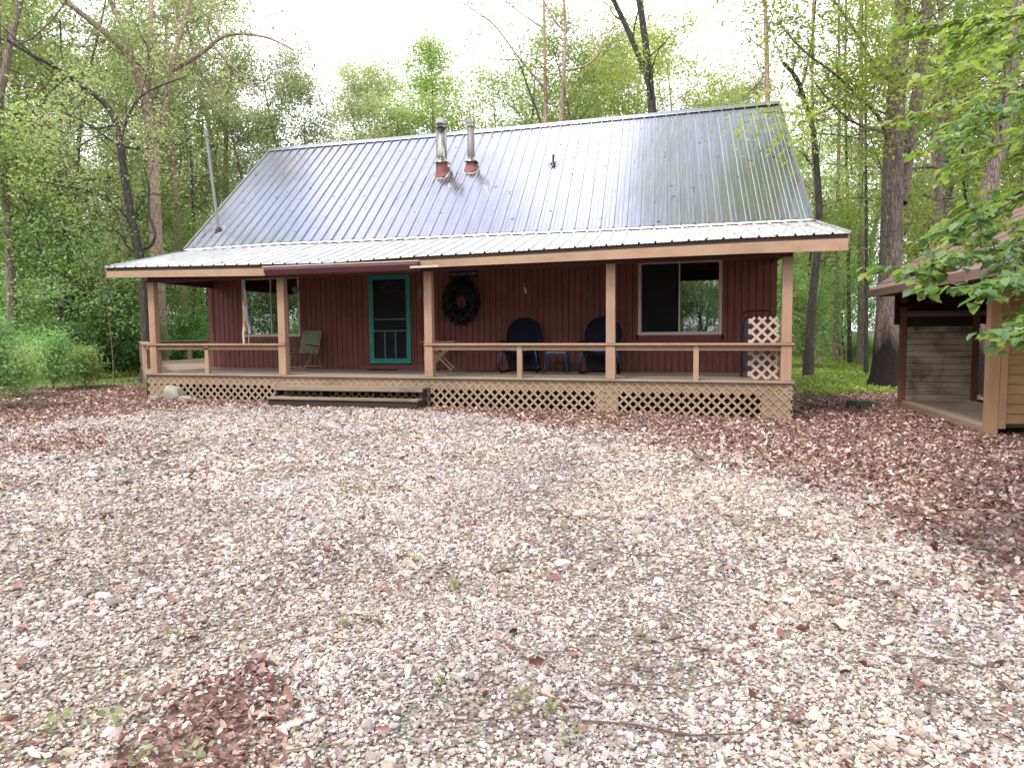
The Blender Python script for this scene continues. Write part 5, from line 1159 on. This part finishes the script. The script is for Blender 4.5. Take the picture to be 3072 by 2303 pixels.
bs(MB().box(1.42, 3.0, .12, 4.3, -.62, -.58), 'back_floor', M['dark_wood']); bs(MB().box(2.95, 3.0, .12, 4.3, -.6, 1.7), 'board_wall', M['shed_tan'])
mb = MB(); e0, e1 = (-.70, 1.77), (1.15, 3.10)
def rp(a, b, t=0.): return (e0[0]+(e1[0]-e0[0])*a, b, e0[1]+(e1[1]-e0[1])*a+t)
for i in range(9):
    a, b = i/9, (i+1)/9+.012; mb.add([rp(a, -2.3, .0), rp(b, -2.3, -.018), rp(b, 4.5, -.018), rp(a, 4.5, .0), rp(a, -2.3, -.03), rp(b, -2.3, -.05), rp(b, 4.5, -.05), rp(a, 4.5, -.03)], [(0, 1, 2, 3), (7, 6, 5, 4), (0, 4, 5, 1), (1, 5, 6, 2), (2, 6, 7, 3), (3, 7, 4, 0)])
bs(mb, 'roof', M['shed_roof']); mb = MB(); mb.add([(1.14, -2.3, 3.09), (3.3, -2.3, 1.9), (3.3, 4.5, 1.9), (1.14, 4.5, 3.09), (1.14, -2.3, 3.05), (3.3, -2.3, 1.86), (3.3, 4.5, 1.86), (1.14, 4.5, 3.05)], [(0, 1, 2, 3), (7, 6, 5, 4), (0, 4, 5, 1), (1, 5, 6, 2), (2, 6, 7, 3), (3, 7, 4, 0)]); bs(mb, 'roof', M['shed_roof'])
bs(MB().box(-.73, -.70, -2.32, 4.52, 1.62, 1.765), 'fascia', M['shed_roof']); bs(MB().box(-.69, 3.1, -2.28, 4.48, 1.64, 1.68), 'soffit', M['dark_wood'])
mb = MB(); mb.add([(-.5, -2.2, 1.69), (3.1, -2.2, 1.69), (1.15, -2.2, 2.95), (-.5, -2.16, 1.69), (3.1, -2.16, 1.69), (1.15, -2.16, 2.95)], [(0, 1, 2), (5, 4, 3), (0, 3, 4, 1), (1, 4, 5, 2), (2, 5, 3, 0)]); bs(mb, 'shade_gable', M['dark_wood'])  # end coloured dark for the black shade under the roof

# ------------------------------------------------------------------ stones, stump, distant cabin
def rock(x, y, sx, sy, sz, seed, m, name, label, cat, group=None):
    rg = np.random.default_rng(seed); import bmesh
    bm = bmesh.new(); bmesh.ops.create_icosphere(bm, subdivisions=3, radius=1); ph = rg.uniform(0, 6, 6)
    for v in bm.verts:
        c = v.co; d = 1+.13*math.sin(2.1*c.x+ph[0])*math.cos(2.3*c.y+ph[1])+.09*math.sin(3.7*c.z+ph[2]+c.x*2); s = .80
        c2 = Vector((max(-s, min(s, c.x)), max(-s, min(s, c.y)), max(-s, min(s*.9, c.z))))*d; v.co = Vector((c2.x*sx*(1-.22*c2.z), c2.y*sy, c2.z*sz))
    me = bpy.data.meshes.new(name); bm.to_mesh(me); bm.free(); me.materials.append(m); me.polygons.foreach_set('use_smooth', [True]*len(me.polygons))
    o = bpy.data.objects.new(name, me); col.objects.link(o); o.location = (x, y, float(gz(x, y))+sz*.45); tag(o, label, cat, group); return o
rock(-10.36, -.22, .27, .2, .26, 1, M['stone'], 'boulder', 'pale grey boulder leaning on the lattice skirt at the left', 'boulder')
rock(-10.72, -.42, .12, .1, .09, 2, M['stone'], 'stone', 'small stone just left of the pale boulder', 'stone'); rock(-9.92, -.36, .24, .13, .08, 3, M['stone'], 'stone', 'flat stone just right of the pale boulder', 'stone')
so = MB(); n = 18; so.lathe((0, 0, 0), [(.30, -.1), (.27, .05), (.25, .14), (.24, .15), (.02, .15)], 18); o = so.build('tree_stump', M['bark_dark'], None); o.location = (4.95, 2.9, float(gz(4.95, 2.9))); tag(o, 'low dark tree stump in the leaves between cabin and shed', 'stump')
o = rock(5.3, 3.2, .22, .15, .10, 6, M['bark_dark'], 'log_piece', 'short dark log piece beside the low stump', 'log')
dc = empty('distant_cabin', tuple(gpt(2570, 60)), 'small far cabin with a white roof seen between trunks', 'cabin', None, -YAW)
def bd(mb, n, m): me = mb.build(n, m, None); me.parent = dc; return me
bd(MB().box(-1.3, 2.3, -1, 2, 0, 1.1), 'wall', M['plaster']); bd(MB().add([(-1.5, -1.3, 1.05), (2.5, -1.3, 1.05), (2.5, .5, 1.95), (-1.5, .5, 1.95), (-1.5, 2.3, 1.05), (2.5, 2.3, 1.05)], [(0, 1, 2, 3), (3, 2, 5, 4), (0, 3, 4), (1, 5, 2)]), 'roof', M['white_roof']); bd(MB().box(-.3, .4, -1.03, -.99, .0, .95), 'door', M['dark_wood'])
